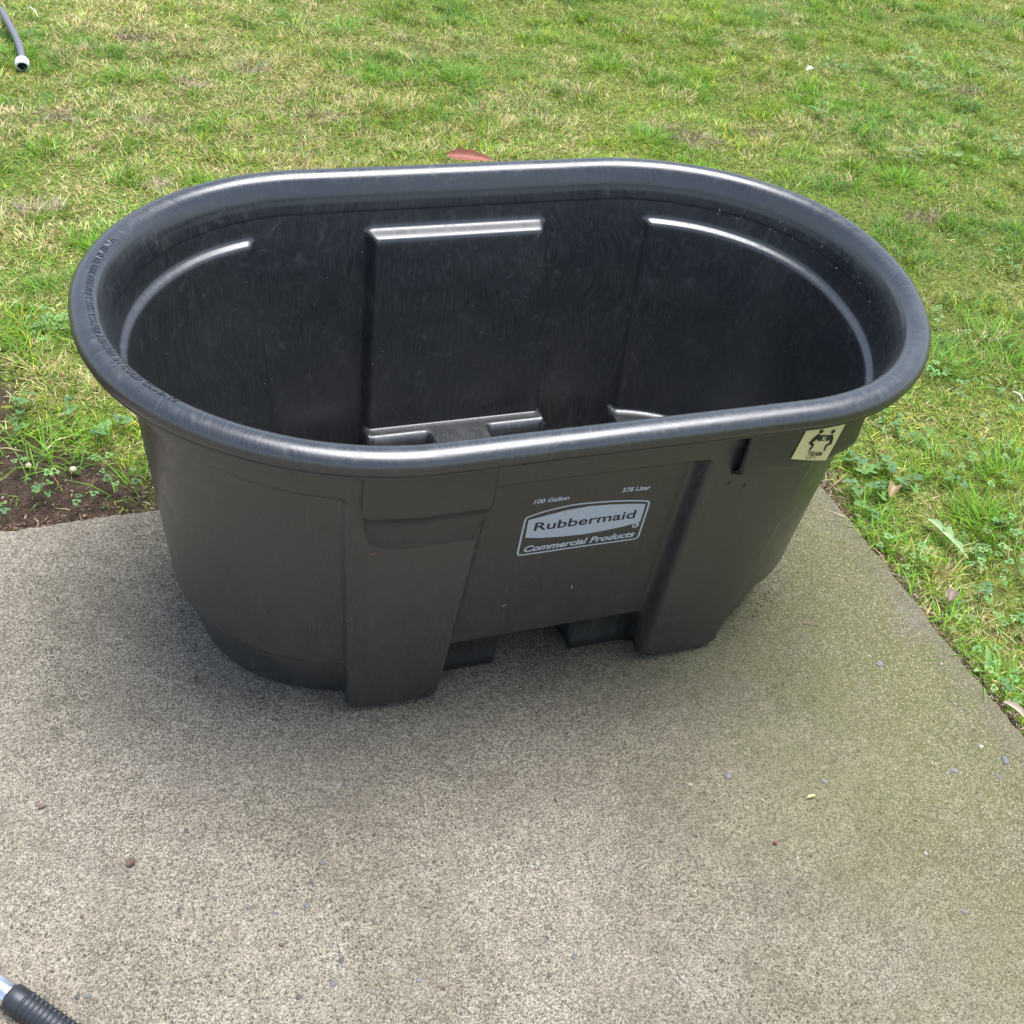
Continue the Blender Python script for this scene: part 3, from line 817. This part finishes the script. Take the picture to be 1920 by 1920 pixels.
Ps[..., 0] += nrm[0] * wr; Ps[..., 1] += nrm[1] * wr
st = link('sticker', grid('sticker', Ps, False, False, np.stack([uu, vv], -1)), M_sticker, tank)
st['label'] = 'creased pale yellow TEAM LIFT sticker on the right handle'
def st_poly(name, pts, mat=M_ink, o=.0022, faces=None):
    pts = np.array(pts, float); me = pydata(name, stick(pts[:, 0], pts[:, 1], o), faces or [tuple(range(len(pts)))])
    return link(name, me, mat, st, smooth=False)
def st_stroke(pts, ws):
    L, R_ = [], []
    pts = np.array(pts, float)
    for i in range(len(pts)):
        d = pts[min(i + 1, len(pts) - 1)] - pts[max(i - 1, 0)]; d /= np.hypot(*d); n = np.array([-d[1], d[0]])
        L.append(pts[i] + n * ws[i]); R_.append(pts[i] - n * ws[i])
    V = L + R_; m = len(L); return V, [(i, i + 1, m + i + 1, m + i) for i in range(m - 1)]
for mx in (0, 1):
    fx = (lambda u: u) if mx == 0 else (lambda u: 1.085 - u)
    hd = [(fx(.375) + .052 * math.cos(a), .235 + .050 * math.sin(a)) for a in np.linspace(0, 2 * math.pi, 16, endpoint=False)]
    st_poly('pictogram', hd)
    V, F = st_stroke([(fx(.375), .31), (fx(.30), .44), (fx(.255), .545), (fx(.35), .60), (fx(.345), .66), (fx(.325), .74)], [.03, .050, .040, .030, .024, .018]); st_poly('pictogram', V, faces=F)
    V, F = st_stroke([(fx(.39), .33), (fx(.385), .43), (fx(.44), .47)], [.025, .022, .02]); st_poly('pictogram', V, o=.0023, faces=F)
st_poly('pictogram', [(.43, .33), (.66, .33), (.66, .48), (.43, .48)])
def st_text(txt, u0, u1, v0, v1, mat, bold=.02, o=.0026):
    V, F = text2d(txt, bold); x0, x1 = V[:, 0].min(), V[:, 0].max(); y1 = V[:, 1].max()
    st_poly('lettering', np.column_stack([u0 + (V[:, 0] - x0) / (x1 - x0) * (u1 - u0), v1 - V[:, 1] / y1 * (v1 - v0)]), mat, o, F)
st_text('XL', .475, .62, .355, .455, M_sticker, .03); st_text('TEAM', .32, .73, .76, .865, M_ink, .015); st_text('LIFT', .35, .62, .885, .965, M_ink2, .0)
Vw = []
top = stick(np.linspace(-.02, 1.04, 24), np.full(24, -.045), .0012); bot = stick(np.linspace(-.01, 1.02, 24), np.full(24, -.008) + .012 * np.sin(np.arange(24) * 1.7), .0012)
link('sticker_edge', grid('sticker_edge', np.array([top, bot]), False), M_white, tank)['label'] = 'torn white top edge of the sticker'

# ------------------------------------------------------------------ weeds
def leaf_mesh(name, kind, col, seed=0):
    rr = random.Random(seed); V = [(0, 0, 0)]; F = []; n = 40
    L = []
    for i in range(n + 1):
        a = -2.6 + 5.2 * i / n
        if kind == 'lobed': r = (.62 + .38 * math.cos(a * 1.2) ** 2) * (.60 + .40 * abs(math.cos(a * 1.55)) ** .7) * (1 + .10 * math.sin(a * 17 + seed))
        elif kind == 'round': r = .8 * (1 - .25 * math.exp(-(a / .18) ** 2))
        L.append((r * math.cos(a), r * math.sin(a), .14 * r * math.cos(3 * a) + .12 * abs(math.sin(a)) * r - .10 * r * r))
    V += L; F = [(0, i, i + 1) for i in range(1, n + 1)]
    me = pydata(name, V, F)
    at_ = me.color_attributes.new('col', 'FLOAT_COLOR', 'POINT')
    cs = []
    for i, v in enumerate(V):
        k = (.75 if i == 0 else 1.0) * rr.uniform(.88, 1.12); cs += [col[0] * k, col[1] * k, col[2] * k, 1]
    at_.data.foreach_set('color', cs); me.materials.append(M_leaf)
    return me
M_leaf = mat_leafy('weed_leaves', .25, .45)
G1 = (.10, .21, .06); G2 = (.13, .27, .05); G3 = (.085, .185, .07)
leafset = [leaf_mesh('leaf', 'lobed', c, i) for i, c in enumerate((G1, G2, G3))]
stem_me = pydata('stem', [(-.0008, 0, 0), (.0008, 0, 0), (.0006, 0, 1), (-.0006, 0, 1), (0, -.0008, 0), (0, .0008, 0), (0, .0006, 1), (0, -.0006, 1)], [(0, 1, 2, 3), (4, 5, 6, 7)])
ca = stem_me.color_attributes.new('col', 'FLOAT_COLOR', 'POINT'); ca.data.foreach_set('color', [.16, .26, .06, 1] * 8); stem_me.materials.append(M_leaf)
rw = random.Random(5)
def weed(px, py, nl, size, spread, label, tint=0):
    c = at(px, py, GZ + .02); root = empty('weed', (c[0], c[1], GZ)); tag(root, label, 'weed', 'lobed-leaf weeds at the edge of the lawn')
    for k in range(nl):
        a = k * 2.4 + rw.uniform(-.5, .5); r = spread * (.25 + .75 * (k / max(1, nl - 1))) if nl > 1 else 0
        x, y, h = r * math.cos(a), r * math.sin(a), rw.uniform(.022, .042)
        lf = link('leaf', leafset[(k + tint) % 3], parent=root, smooth=False); s = size * rw.uniform(.8, 1.15)
        lf.location = (x, y, h); lf.scale = (s, s, s); lf.rotation_euler = (rw.uniform(-.35, .35), rw.uniform(-.2, .35), a + rw.uniform(-.4, .4))
        st_ = link('stem', stem_me, parent=root, smooth=False); st_.scale = (1, 1, math.sqrt(h * h + r * r * .8)); v = Vector((x * .9, y * .9, h)); st_.rotation_euler = v.to_track_quat('Z', 'Y').to_euler()
WEEDS = [(36, 765, 4, .013, .03, 'lobed green weed at the far left edge of the lawn, above the bare soil', 0),
         (40, 802, 3, .013, .022, 'lobed green weed hanging over the bare soil on the far left', 1),
         (133, 765, 3, .013, .02, 'pale lobed weed in the grass left of the tank, above the others', 1),
         (182, 818, 4, .014, .022, 'lobed weed in the grass between the pale stone and the tank wall', 1),
         (232, 793, 3, .014, .018, 'bright lobed weed touching the left wall of the tank just under the rim', 1),
         (62, 922, 3, .010, .024, 'small weed growing alone in the bare soil by the rear slab edge', 2),
         (90, 918, 3, .009, .018, 'tiny weed in the bare soil right beside another small weed', 1),
         (10, 962, 3, .010, .012, 'little weed at the left border of the picture touching the concrete edge', 0),
         (1603, 878, 4, .016, .03, 'lobed weed just right of the sticker, nearest the tank', 2),
         (1655, 880, 5, .017, .032, 'large lobed weed above the curled tan leaf right of the tank', 0),
         (1600, 922, 4, .016, .025, 'lobed weed at the slab edge right of the tank corner', 1),
         (1645, 925, 4, .016, .03, 'lobed weed left of the curled tan leaf', 2),
         (1705, 912, 4, .016, .03, 'bluish lobed weed right of the curled tan leaf', 2),
         (1625, 958, 3, .013, .026, 'small lobed weed overhanging the slab edge below the others', 0),
         (1787, 907, 4, .013, .028, 'lobed weed in the lawn further right of the tan leaf', 0),
         (1723, 828, 4, .013, .03, 'pale lobed weed in the lawn right of the tank rim', 1),
         (1682, 812, 4, .012, .024, 'light lobed weed closest under the right end of the rim', 1),
         (1840, 1118, 4, .013, .03, 'feathery dark weed near the right border above the broad-leaved seedling', 2)]
for w_ in WEEDS: weed(*w_)
# clover and creeping leaves too many to count
clov = leaf_mesh('clover_leaf', 'round', (.13, .27, .08), 3)
cv = np.array([v.co[:] for v in clov.vertices]); cf = [tuple(p.vertices) for p in clov.polygons]
Vc, Fc, Cc = [], [], []
for px, py, cnt, sp in ((1702, 92, 14, .05), (1715, 112, 16, .06), (1727, 135, 14, .05), (1850, 102, 14, .06), (1885, 116, 16, .06), (1815, 130, 16, .06), (1575, 122, 26, .06), (1745, 162, 14, .05), (1910, 150, 12, .05),
                        (1880, 255, 14, .05), (1902, 285, 12, .05), (1805, 295, 12, .05), (1540, 207, 16, .06), (1700, 285, 14, .06), (1800, 700, 16, .08), (1880, 760, 18, .09), (1830, 860, 20, .10), (1900, 1010, 20, .07),
                        (1860, 1060, 20, .08), (1720, 1040, 8, .05), (1780, 1180, 6, .06), (1900, 1160, 12, .06), (75, 612, 18, .04), (130, 600, 14, .04), (234, 910, 4, .03), (175, 862, 5, .03), (1650, 1020, 6, .03), (1890, 1290, 14, .04), (1660, 780, 14, .05), (1760, 590, 10, .06), (1890, 480, 12, .08), (100, 900, 3, .04), (170, 935, 3, .05), (40, 880, 3, .04)):
    c = at(px, py, GZ + .02)
    for k in range(cnt):
        x, y = c[0] + rw.gauss(0, sp * .6), c[1] + rw.gauss(0, sp * .6)
        if x < SX + .01 and y < SY + .01: continue
        s = rw.uniform(.0045, .0085); a0 = rw.uniform(0, 6.28); zc = GZ + rw.uniform(.018, .034); shade = rw.uniform(.7, 1.45); br = rw.uniform(.8, 1.4)
        for j in range(3):
            a = a0 + j * 2.094; R3 = Matrix.Rotation(a, 3, 'Z') @ Matrix.Rotation(rw.uniform(-.35, .25), 3, 'Y')
            b = len(Vc)
            Q = (cv * s * .8 + np.array([s * .75, 0, 0])) @ np.array(R3).T + np.array([x, y, zc])
            Vc.extend(Q.tolist()); Fc.extend([(p[0] + b, p[1] + b, p[2] + b) for p in cf[::1]]); Cc += [[.12 * shade * br, .25 * shade, .07 * shade, 1]] * len(cv)
cm = pydata('clover', Vc, Fc); ca = cm.color_attributes.new('col', 'FLOAT_COLOR', 'POINT'); ca.data.foreach_set('color', np.array(Cc, np.float32).ravel())
tag(link('clover', cm, M_leaf, smooth=False), 'small round clover leaves scattered through the lawn', 'clover', kind='stuff')

def blade_leaf(name, L, Wd, curl, col, fold=.3, wav=0, seed=0):
    """a single broad leaf along +X with a folded midrib"""
    n = 14; rr = random.Random(seed); rows = []
    for i in range(n + 1):
        t = i / n; w = Wd * math.sin(math.pi * min(1, t ** .75 * .96 + .04)) ** .8 * (1 + wav * math.sin(t * 23 + seed))
        x = L * t * (1 - .12 * curl * t); z = L * curl * (t - t * t) * 1.2 + .002
        rows.append([(x, -w, z + fold * w), (x, -w * .5, z + fold * w * .3), (x, 0, z), (x, w * .5, z + fold * w * .3), (x, w, z + fold * w)])
    me = grid(name, np.array(rows), False)
    ca = me.color_attributes.new('col', 'FLOAT_COLOR', 'POINT')
    cs = []
    for i in range((n + 1)):
        for j in range(5):
            k = rr.uniform(.9, 1.1) * (1.25 if j == 2 else 1); cs += [min(1, q * k) for q in col] + [1]
    ca.data.foreach_set('color', cs); me.materials.append(M_leaf); return me
c = at(1843, 1262, GZ); sd = empty('seedling', (c[0], c[1], GZ)); tag(sd, 'pale green broad-leaved seedling at the slab edge near the right border', 'seedling')
sme = blade_leaf('leaf', .050, .0085, .25, (.25, .42, .12))
for rx, ry, a, s in ((0, -1.15, 1.75, 1.15), (0, -.35, 3.3, .75), (0, -.5, .3, .55), (0, -.9, 2.5, .5)):
    l = link('leaf', sme, parent=sd); l.rotation_euler = (rx, ry, a); l.scale = (s, s, s); l.location = (0, 0, .005)
def single(name, px, py, me, rz, z, label, cat, scale=1, rx=0, ry=0):
    c = at(px, py, z); o = link(name, me); o.location = (c[0], c[1], z); o.rotation_euler = (rx, ry, rz); o.scale = (scale,) * 3; tag(o, label, cat); return o
def bearing(p, q):
    a, b = at(*p), at(*q); return math.atan2(b[1] - a[1], b[0] - a[0])
dl = blade_leaf('dandelion_leaf', .135, .010, .12, (.30, .42, .20), .7, .35, 4)
single('dandelion_leaf', 1738, 973, dl, bearing((1738, 973), (1800, 1035)), -.004, 'pale toothed dandelion leaf lying across the grass right of the patio', 'leaf', 1)
M_leafdry = mat_leafy('dry_leaf', .15, .55)
def dry_leaf(name, L, Wd, curl, col, fold, seed): me = blade_leaf(name, L, Wd, curl, col, fold, .12, seed); me.materials.clear(); me.materials.append(M_leafdry); return me
rl = dry_leaf('fallen_leaf', .140, .020, .10, (.25, .085, .055), .45, 2)
single('fallen_leaf', 838, 291, rl, bearing((838, 291), (932, 303)), .012, 'pinkish red fallen leaf in the grass behind the rear rim', 'leaf', rx=math.radians(30))
single('fallen_leaf', 1668, 934, dry_leaf('curled_leaf', .05, .013, .7, (.27, .20, .10), 1.1, 5), bearing((1668, 934), (1684, 900)), .004, 'curled tan dead leaf among the weeds right of the tank', 'leaf')
single('fallen_leaf', 1880, 1318, dry_leaf('pale_dry_leaf', .052, .008, .3, (.40, .33, .24), .9, 6), bearing((1880, 1318), (1915, 1345)), .001, 'pale dry curled leaf at the slab edge on the right border', 'leaf')
single('fallen_leaf', 1512, 133, dry_leaf('white_petal', .040, .011, .5, (.80, .74, .68), .6, 7), .1, .016, 'whitish petal-like dry leaf in the lawn, upper right', 'petal')
single('fallen_leaf', 1780, 1128, dry_leaf('grey_dry_leaf', .035, .012, .4, (.20, .14, .11), .7, 8), .8, .002, 'crumpled grey-brown leaf in the moss beside the right slab edge', 'leaf')
single('fallen_leaf', 1513, 1497, dry_leaf('yellow_leaf', .017, .0025, .3, (.50, .46, .18), .3, 9), bearing((1513, 1499), (1535, 1492)), .002, 'tiny yellow leaflet on the mossy concrete', 'leaf')
single('bark_chip', 237, 1625, dry_leaf('brown_chip', .016, .006, .25, (.10, .06, .045), .4, 10), .5, .001, 'flat reddish brown chip on the pale concrete, lower left', 'chip')
single('bark_chip', 72, 1516, dry_leaf('brown_chip_b', .012, .004, .25, (.16, .10, .08), .4, 11), 0.2, .001, 'small brown chip near the left border of the concrete', 'chip')
single('bark_chip', 366, 1281, dry_leaf('brown_chip_c', .014, .0055, .35, (.13, .09, .06), .5, 12), .9, .001, 'dark brown chip just in front of the tank base', 'chip')
M_stone = plain('pale_stone', (.46, .39, .28), .8, .3, var=.15, scale=120); M_red = plain('red_bead', (.20, .02, .03), .4)
st1 = link('stone', lump(.0065, .7, 31), M_stone); c = at(137, 880, GZ + .008); st1.location = (c[0], c[1], GZ + .008); tag(st1, 'pale cream stone lying on the soil left of the tank', 'stone')
st2 = link('stone', lump(.0055, .8, 32), M_stone); c = at(53, 872, GZ + .005); st2.location = (c[0], c[1], GZ + .004); tag(st2, 'small cream stone on the soil further left than the larger one', 'stone')
be = link('berry', lump(.0026, .9, 33), M_red); c = at(1453, 1583); be.location = (c[0], c[1], .003); tag(be, 'tiny dark red berry on the concrete in front of the tank', 'berry')
M_twig = plain('twig_bark', (.30, .20, .13), .8, var=.3, scale=200); M_twigpale = plain('pale_twig', (.58, .50, .38), .8, var=.2, scale=200)
def tube(name, pts, r, n=8, cap=True, uvs=True):
    pts = [Vector(p) for p in pts]; rad = r if hasattr(r, '__len__') else [r] * len(pts); rows = []; side = None; ln = 0; UV = []
    for i, p in enumerate(pts):
        d = (pts[min(i + 1, len(pts) - 1)] - pts[max(i - 1, 0)]).normalized()
        if side is None: side = d.orthogonal().normalized()
        side = (side - d * side.dot(d)).normalized(); up = d.cross(side)
        rows.append([tuple(p + (side * math.cos(a) + up * math.sin(a)) * rad[i]) for a in np.linspace(0, 2 * math.pi, n, endpoint=False)])
        if i: ln += (p - pts[i - 1]).length
        UV.append([(a / n * 2 * math.pi * max(rad), ln) for a in range(n)])
    return grid(name, np.array(rows), True, False, np.array(UV))
def twig(px0, py0, px1, py1, r, z, mat, label):
    a, b = at(px0, py0, z), at(px1, py1, z); m = (a + b) / 2 + np.array([.003, -.002, .004])
    o = link('twig', tube('twig', [a, (a + m) / 2 + np.array([.001, 0, .001]), m, b], [r, r * .9, r * .8, r * .4]), mat); tag(o, label, 'twig'); return o
twig(1560, 912, 1590, 885, .0013, -.004, M_twig, 'thin red-brown twig by the rear corner of the patio slab')
twig(1900, 735, 1919, 752, .003, .0, M_twigpale, 'short pale stick in the grass at the right border')
twig(56, 14, 72, 32, .0028, .01, M_twigpale, 'short straw-pale stick in the grass right of the hose')
twig(1865, 1400, 1915, 1420, .0006, .002, M_twig, 'thin dark needle on the concrete near the right border')
twig(1505, 1168, 1540, 1173, .0009, .002, M_twig, 'thin dark stalk on the concrete right of the tank')
# fine litter: needles and crumbs in the joint along the slab, on the soil and sprinkled on concrete and tank
Vl, Fl, Cl = [], [], []
def bit(p, L, w, a, tilt, col):
    b = len(Vl); dx, dy, dz = math.cos(a) * L / 2, math.sin(a) * L / 2, math.sin(tilt) * L / 2; wx, wy = -math.sin(a) * w / 2, math.cos(a) * w / 2
    Vl.extend([(p[0] - dx - wx, p[1] - dy - wy, p[2] - dz), (p[0] - dx + wx, p[1] - dy + wy, p[2] - dz), (p[0] + dx + wx, p[1] + dy + wy, p[2] + dz), (p[0] + dx - wx, p[1] + dy - wy, p[2] + dz), (p[0], p[1], p[2] + w * .8)])
    Fl.extend([(b, b + 1, b + 4), (b + 1, b + 2, b + 4), (b + 2, b + 3, b + 4), (b + 3, b, b + 4)]); k = rw.uniform(.6, 1.4); Cl.extend([[col[0] * k, col[1] * k, col[2] * k, 1]] * 5)
LC = [(.15, .08, .05), (.22, .13, .085), (.07, .045, .03), (.34, .26, .18), (.11, .065, .045)]
for i in range(2600):
    if i % 2: x = SX + abs(rw.gauss(0, .014)) + .002; y = rw.uniform(-1.2, SY)
    else: x = rw.uniform(-1.5, SX + .02); y = SY + abs(rw.gauss(0, .016)) + .002
    bit((x, y, GZ + rw.uniform(.0, .012)), rw.uniform(.003, .014), rw.uniform(.001, .0035), rw.uniform(0, 6.3), rw.uniform(-.3, .3), rw.choice(LC))
for i in range(420):                                   # at the rear corner
    bit((SX + rw.gauss(.02, .035), SY - .10 + rw.gauss(0, .07), GZ + rw.uniform(.004, .016)), rw.uniform(.005, .022), rw.uniform(.001, .003), rw.uniform(0, 6.3), rw.uniform(-.3, .3), rw.choice(LC[:2] + LC[3:4])) if True else None
for i in range(2600):                                  # on the bare soil
    x, y = rw.uniform(-1.0, -.45), SY + rw.uniform(.0, .55)
    if float(bare_amount(np.array([x]), np.array([y]))[0]) > .4: bit((x, y, gz_at(np.array([x]), np.array([y]))[0] + .002), rw.uniform(.0015, .007), rw.uniform(.0008, .003), rw.uniform(0, 6.3), rw.uniform(-.4, .4), rw.choice(LC * 2 + [(.04, .028, .02)] * 6 + [(.5, .42, .30), (.12, .18, .05)]))
for i in range(260):                                   # crumbs on the concrete
    x, y = rw.uniform(-1.0, SX - .01), rw.uniform(-1.4, SY - .02)
    if abs(x) < .60 and abs(y) < .30: continue
    bit((x, y, .0012), rw.uniform(.002, .008), rw.uniform(.0008, .002), rw.uniform(0, 6.3), 0, rw.choice(LC * 2 + [(.32, .29, .22)]))
for i in range(520):                                   # grit trapped against the foot of the tank
    q = rw.uniform(0, N); c_ = per(wall_xy(.0), np.array([q]))[0] + per(NC, np.array([q]))[0] * (abs(rw.gauss(0, .016)) - .014)
    if abs(c_[0]) < .17: continue
    bit((c_[0], c_[1], .0012), rw.uniform(.0015, .006), rw.uniform(.0008, .0024), rw.uniform(0, 6.3), 0, rw.choice([(.06, .045, .032), (.04, .03, .025), (.12, .08, .055), (.2, .16, .11)]))
lm_ = pydata('leaf_litter', Vl, Fl); ca = lm_.color_attributes.new('col', 'FLOAT_COLOR', 'POINT'); ca.data.foreach_set('color', np.array(Cl, np.float32).ravel())
tag(link('leaf_litter', lm_, M_leafdry, smooth=False), 'brown needles, bark crumbs and dry bits along the slab edges', 'leaf litter', kind='stuff')

# specks stuck to the tank: placed on its walls by perimeter position
Vl, Fl, Cl = [], [], []
def speck(i, z, o, inside, L, w, col):
    off = -(per(inset(z), np.array([i]))[0] + (TH if inside else 0)) + o
    c = per(wall_xy(z, 0.), np.array([i]))[0] + per(NC, np.array([i]))[0] * off
    n = per(NC, np.array([i]))[0]; t = np.array([-n[1], n[0]]); a = rw.uniform(0, 3.14)
    d = np.array([t[0] * math.cos(a), t[1] * math.cos(a), math.sin(a)]) * L / 2; e = np.array([-t[0] * math.sin(a), -t[1] * math.sin(a), math.cos(a)]) * w / 2
    p = np.array([c[0], c[1], z]); b = len(Vl); Vl.extend([p - d - e, p + d - e, p + d + e, p - d + e]); Fl.append((b, b + 1, b + 2, b + 3)); Cl.extend([[*col, 1]] * 4)
for k in range(55): speck(rw.uniform(N * .26, N * .45), rw.uniform(.545, .572), -.0012, True, rw.uniform(.001, .006), rw.uniform(.0006, .0016), rw.choice([(.45, .32, .2), (.6, .52, .4), (.25, .13, .08)]))
for k in range(60): speck(rw.uniform(N * .25, N * .95), rw.uniform(.2, .5), -.0012, True, rw.uniform(.001, .004), rw.uniform(.0006, .0012), rw.choice([(.35, .30, .25), (.5, .45, .38), (.15, .1, .08)]))
for x, z, c in ((-.33, .40, (.30, .10, .07)), (-.06, .235, (.25, .08, .05)), (.185, .395, (.22, .07, .05)), (.21, .45, (.02, .01, .01)), (-.09, .20, (.3, .3, .28)), (.02, .22, (.3, .3, .28)), (.24, .44, (.03, .02, .02))):
    for q in range(1): speck(idx_front(x), z, .001, False, .008, .0018, c)
for k in range(30): speck(rw.uniform(0, N), rw.uniform(.14, .5), .001, False, rw.uniform(.001, .003), .0008, rw.choice([(.3, .28, .25), (.12, .08, .06)]))
sm = pydata('speck', Vl, Fl); ca = sm.color_attributes.new('col', 'FLOAT_COLOR', 'POINT'); ca.data.foreach_set('color', np.array(Cl, np.float32).ravel())
o = link('dry_speck', sm, M_leafdry, tank, smooth=False); o['kind'] = 'stuff'

# ------------------------------------------------------------------ hose in the grass, upper left
M_hose = plain('weathered_grey_hose', (.13, .13, .145), .55, .45, var=.2, scale=90, bump=.0008)
M_wplast = plain('white_plastic', (.80, .82, .84), .4, var=.05); M_dark = plain('dark_hole', (.012, .012, .012), .8)
hz = .004
hp = [(-70, -150), (-45, -60), (-20, 0), (2, 20), (14, 40), (24, 58), (32, 75), (38, 92), (41, 106), (41.5, 116)]
pts = [Vector(at(a, b, hz + .012 - (.006 if b > 100 else 0) - (.009 if b > 110 else 0))) for a, b in hp]
den = []
for i in range(len(pts) - 1):
    for q in range(4):
        t = q / 4; p0 = pts[max(i - 1, 0)]; p1, p2 = pts[i], pts[i + 1]; p3 = pts[min(i + 2, len(pts) - 1)]
        den.append(.5 * ((2 * p1) + (p2 - p0) * t + (2 * p0 - 5 * p1 + 4 * p2 - p3) * t * t + (3 * p1 - p0 - 3 * p2 + p3) * t ** 3))
den.append(pts[-1])
hose = empty('garden_hose', tuple(pts[-1])); tag(hose, 'end of a weathered grey garden hose with a white coupling lying in the grass', 'hose')
def child_world(name, me, mat, parent):
    me.transform(Matrix.Translation(-Vector(parent.location))) if parent.rotation_euler.z == 0 else None
    return link(name, me, mat, parent)
child_world('hose_tube', tube('hose_tube', den, .0108, 14), M_hose, hose)
dv = (pts[-1] - pts[-2]).normalized()
prof = [(0, .0135), (.0, .0185), (.004, .0200), (.022, .0200), (.026, .0190), (.026, .0150), (.010, .0145), (.010, .0)]
def lathe_axis(name, prof, org, d, n=24, rib=0, ribn=9):
    d = Vector(d).normalized(); s = d.orthogonal().normalized(); u = d.cross(s); rows = []
    for t, r in prof: rows.append([tuple(Vector(org) + d * t + (s * math.cos(a) + u * math.sin(a)) * (r + rib * (.5 + .5 * math.cos(a * ribn)) * (r > .012))) for a in np.linspace(0, 2 * math.pi, n, endpoint=False)])
    return grid(name, np.array(rows), True)
child_world('coupling', lathe_axis('coupling', prof[:6], pts[-1] - dv * .006, dv, 48, .0012, 12), M_wplast, hose)
child_world('coupling_bore', lathe_axis('coupling_bore', [(.020, .0152), (.010, .0147), (.008, .0001)], pts[-1] - dv * .006, dv, 24), M_dark, hose)

# ------------------------------------------------------------------ ribbed sprayer grip, lower left
M_rub = plain('black_ribbed_rubber', (.022, .024, .030), .42, .5, var=.2, scale=150, bump=.0004); M_metal = plain('brushed_aluminium', (.80, .81, .83), .28, .5, 1.0, var=.06, scale=200); M_yel = plain('yellow_insert', (.65, .62, .12), .45)
gr = .0165
a, b = Vector(at(8, 1858, gr)), Vector(at(154, 1960, gr)); dv = (b - a).normalized(); LN = (b - a).length
grip = empty('hose_wand', tuple(a)); tag(grip, 'black ribbed hose wand grip with a silver collar lying on the concrete, lower left corner', 'hose wand')
child_world('collar', lathe_axis('collar', [(-.06, .0), (-.06, .0150), (-.004, .0152), (.010, .0152), (.014, .0150), (.0145, .012), (.0145, .0)], a, dv, 32), M_metal, grip)
pr = [(.012, .0), (.012, .0155), (.014, .0172), (.0165, .0176), (.034, .0174), (.036, .0160)]
t = .036
while t < LN - .014:
    pr += [(t + .0008, .0150), (t + .0022, .0150), (t + .0030, .0172), (t + .0066, .0170)]; t += .0074
pr += [(t + .001, .0165), (t + .014, .0160), (t + .016, .014), (t + .016, 0)]
child_world('grip', lathe_axis('grip', pr, a, dv, 40), M_rub, grip)
# raised bars along the side of the grip
sd_ = dv.cross(Vector((0, 0, 1))).normalized(); upv = sd_.cross(dv)
for s_ in range(int((t - .036) / .0074)):
    me = lump(.0030, .45, 50, sub=1); bmr = link('grip_bar', me, M_rub, grip); pos = dv * (.0405 + s_ * .0074) + (-sd_ * .55 + Vector((0, 0, 1)) * .80).normalized() * .0172
    bmr.location = pos; bmr.rotation_euler = (dv.cross(Vector((0, 0, 1)))).to_track_quat('X', 'Z').to_euler(); bmr.scale = (1.9, .55, .6)
child_world('tip', lathe_axis('tip', [(t + .012, 0), (t + .012, .006), (t + .05, .006), (t + .05, 0)], a, dv, 16), M_yel, grip)
print('tris approx', sum(len(o.data.polygons) for o in D.objects if o.type == 'MESH'))
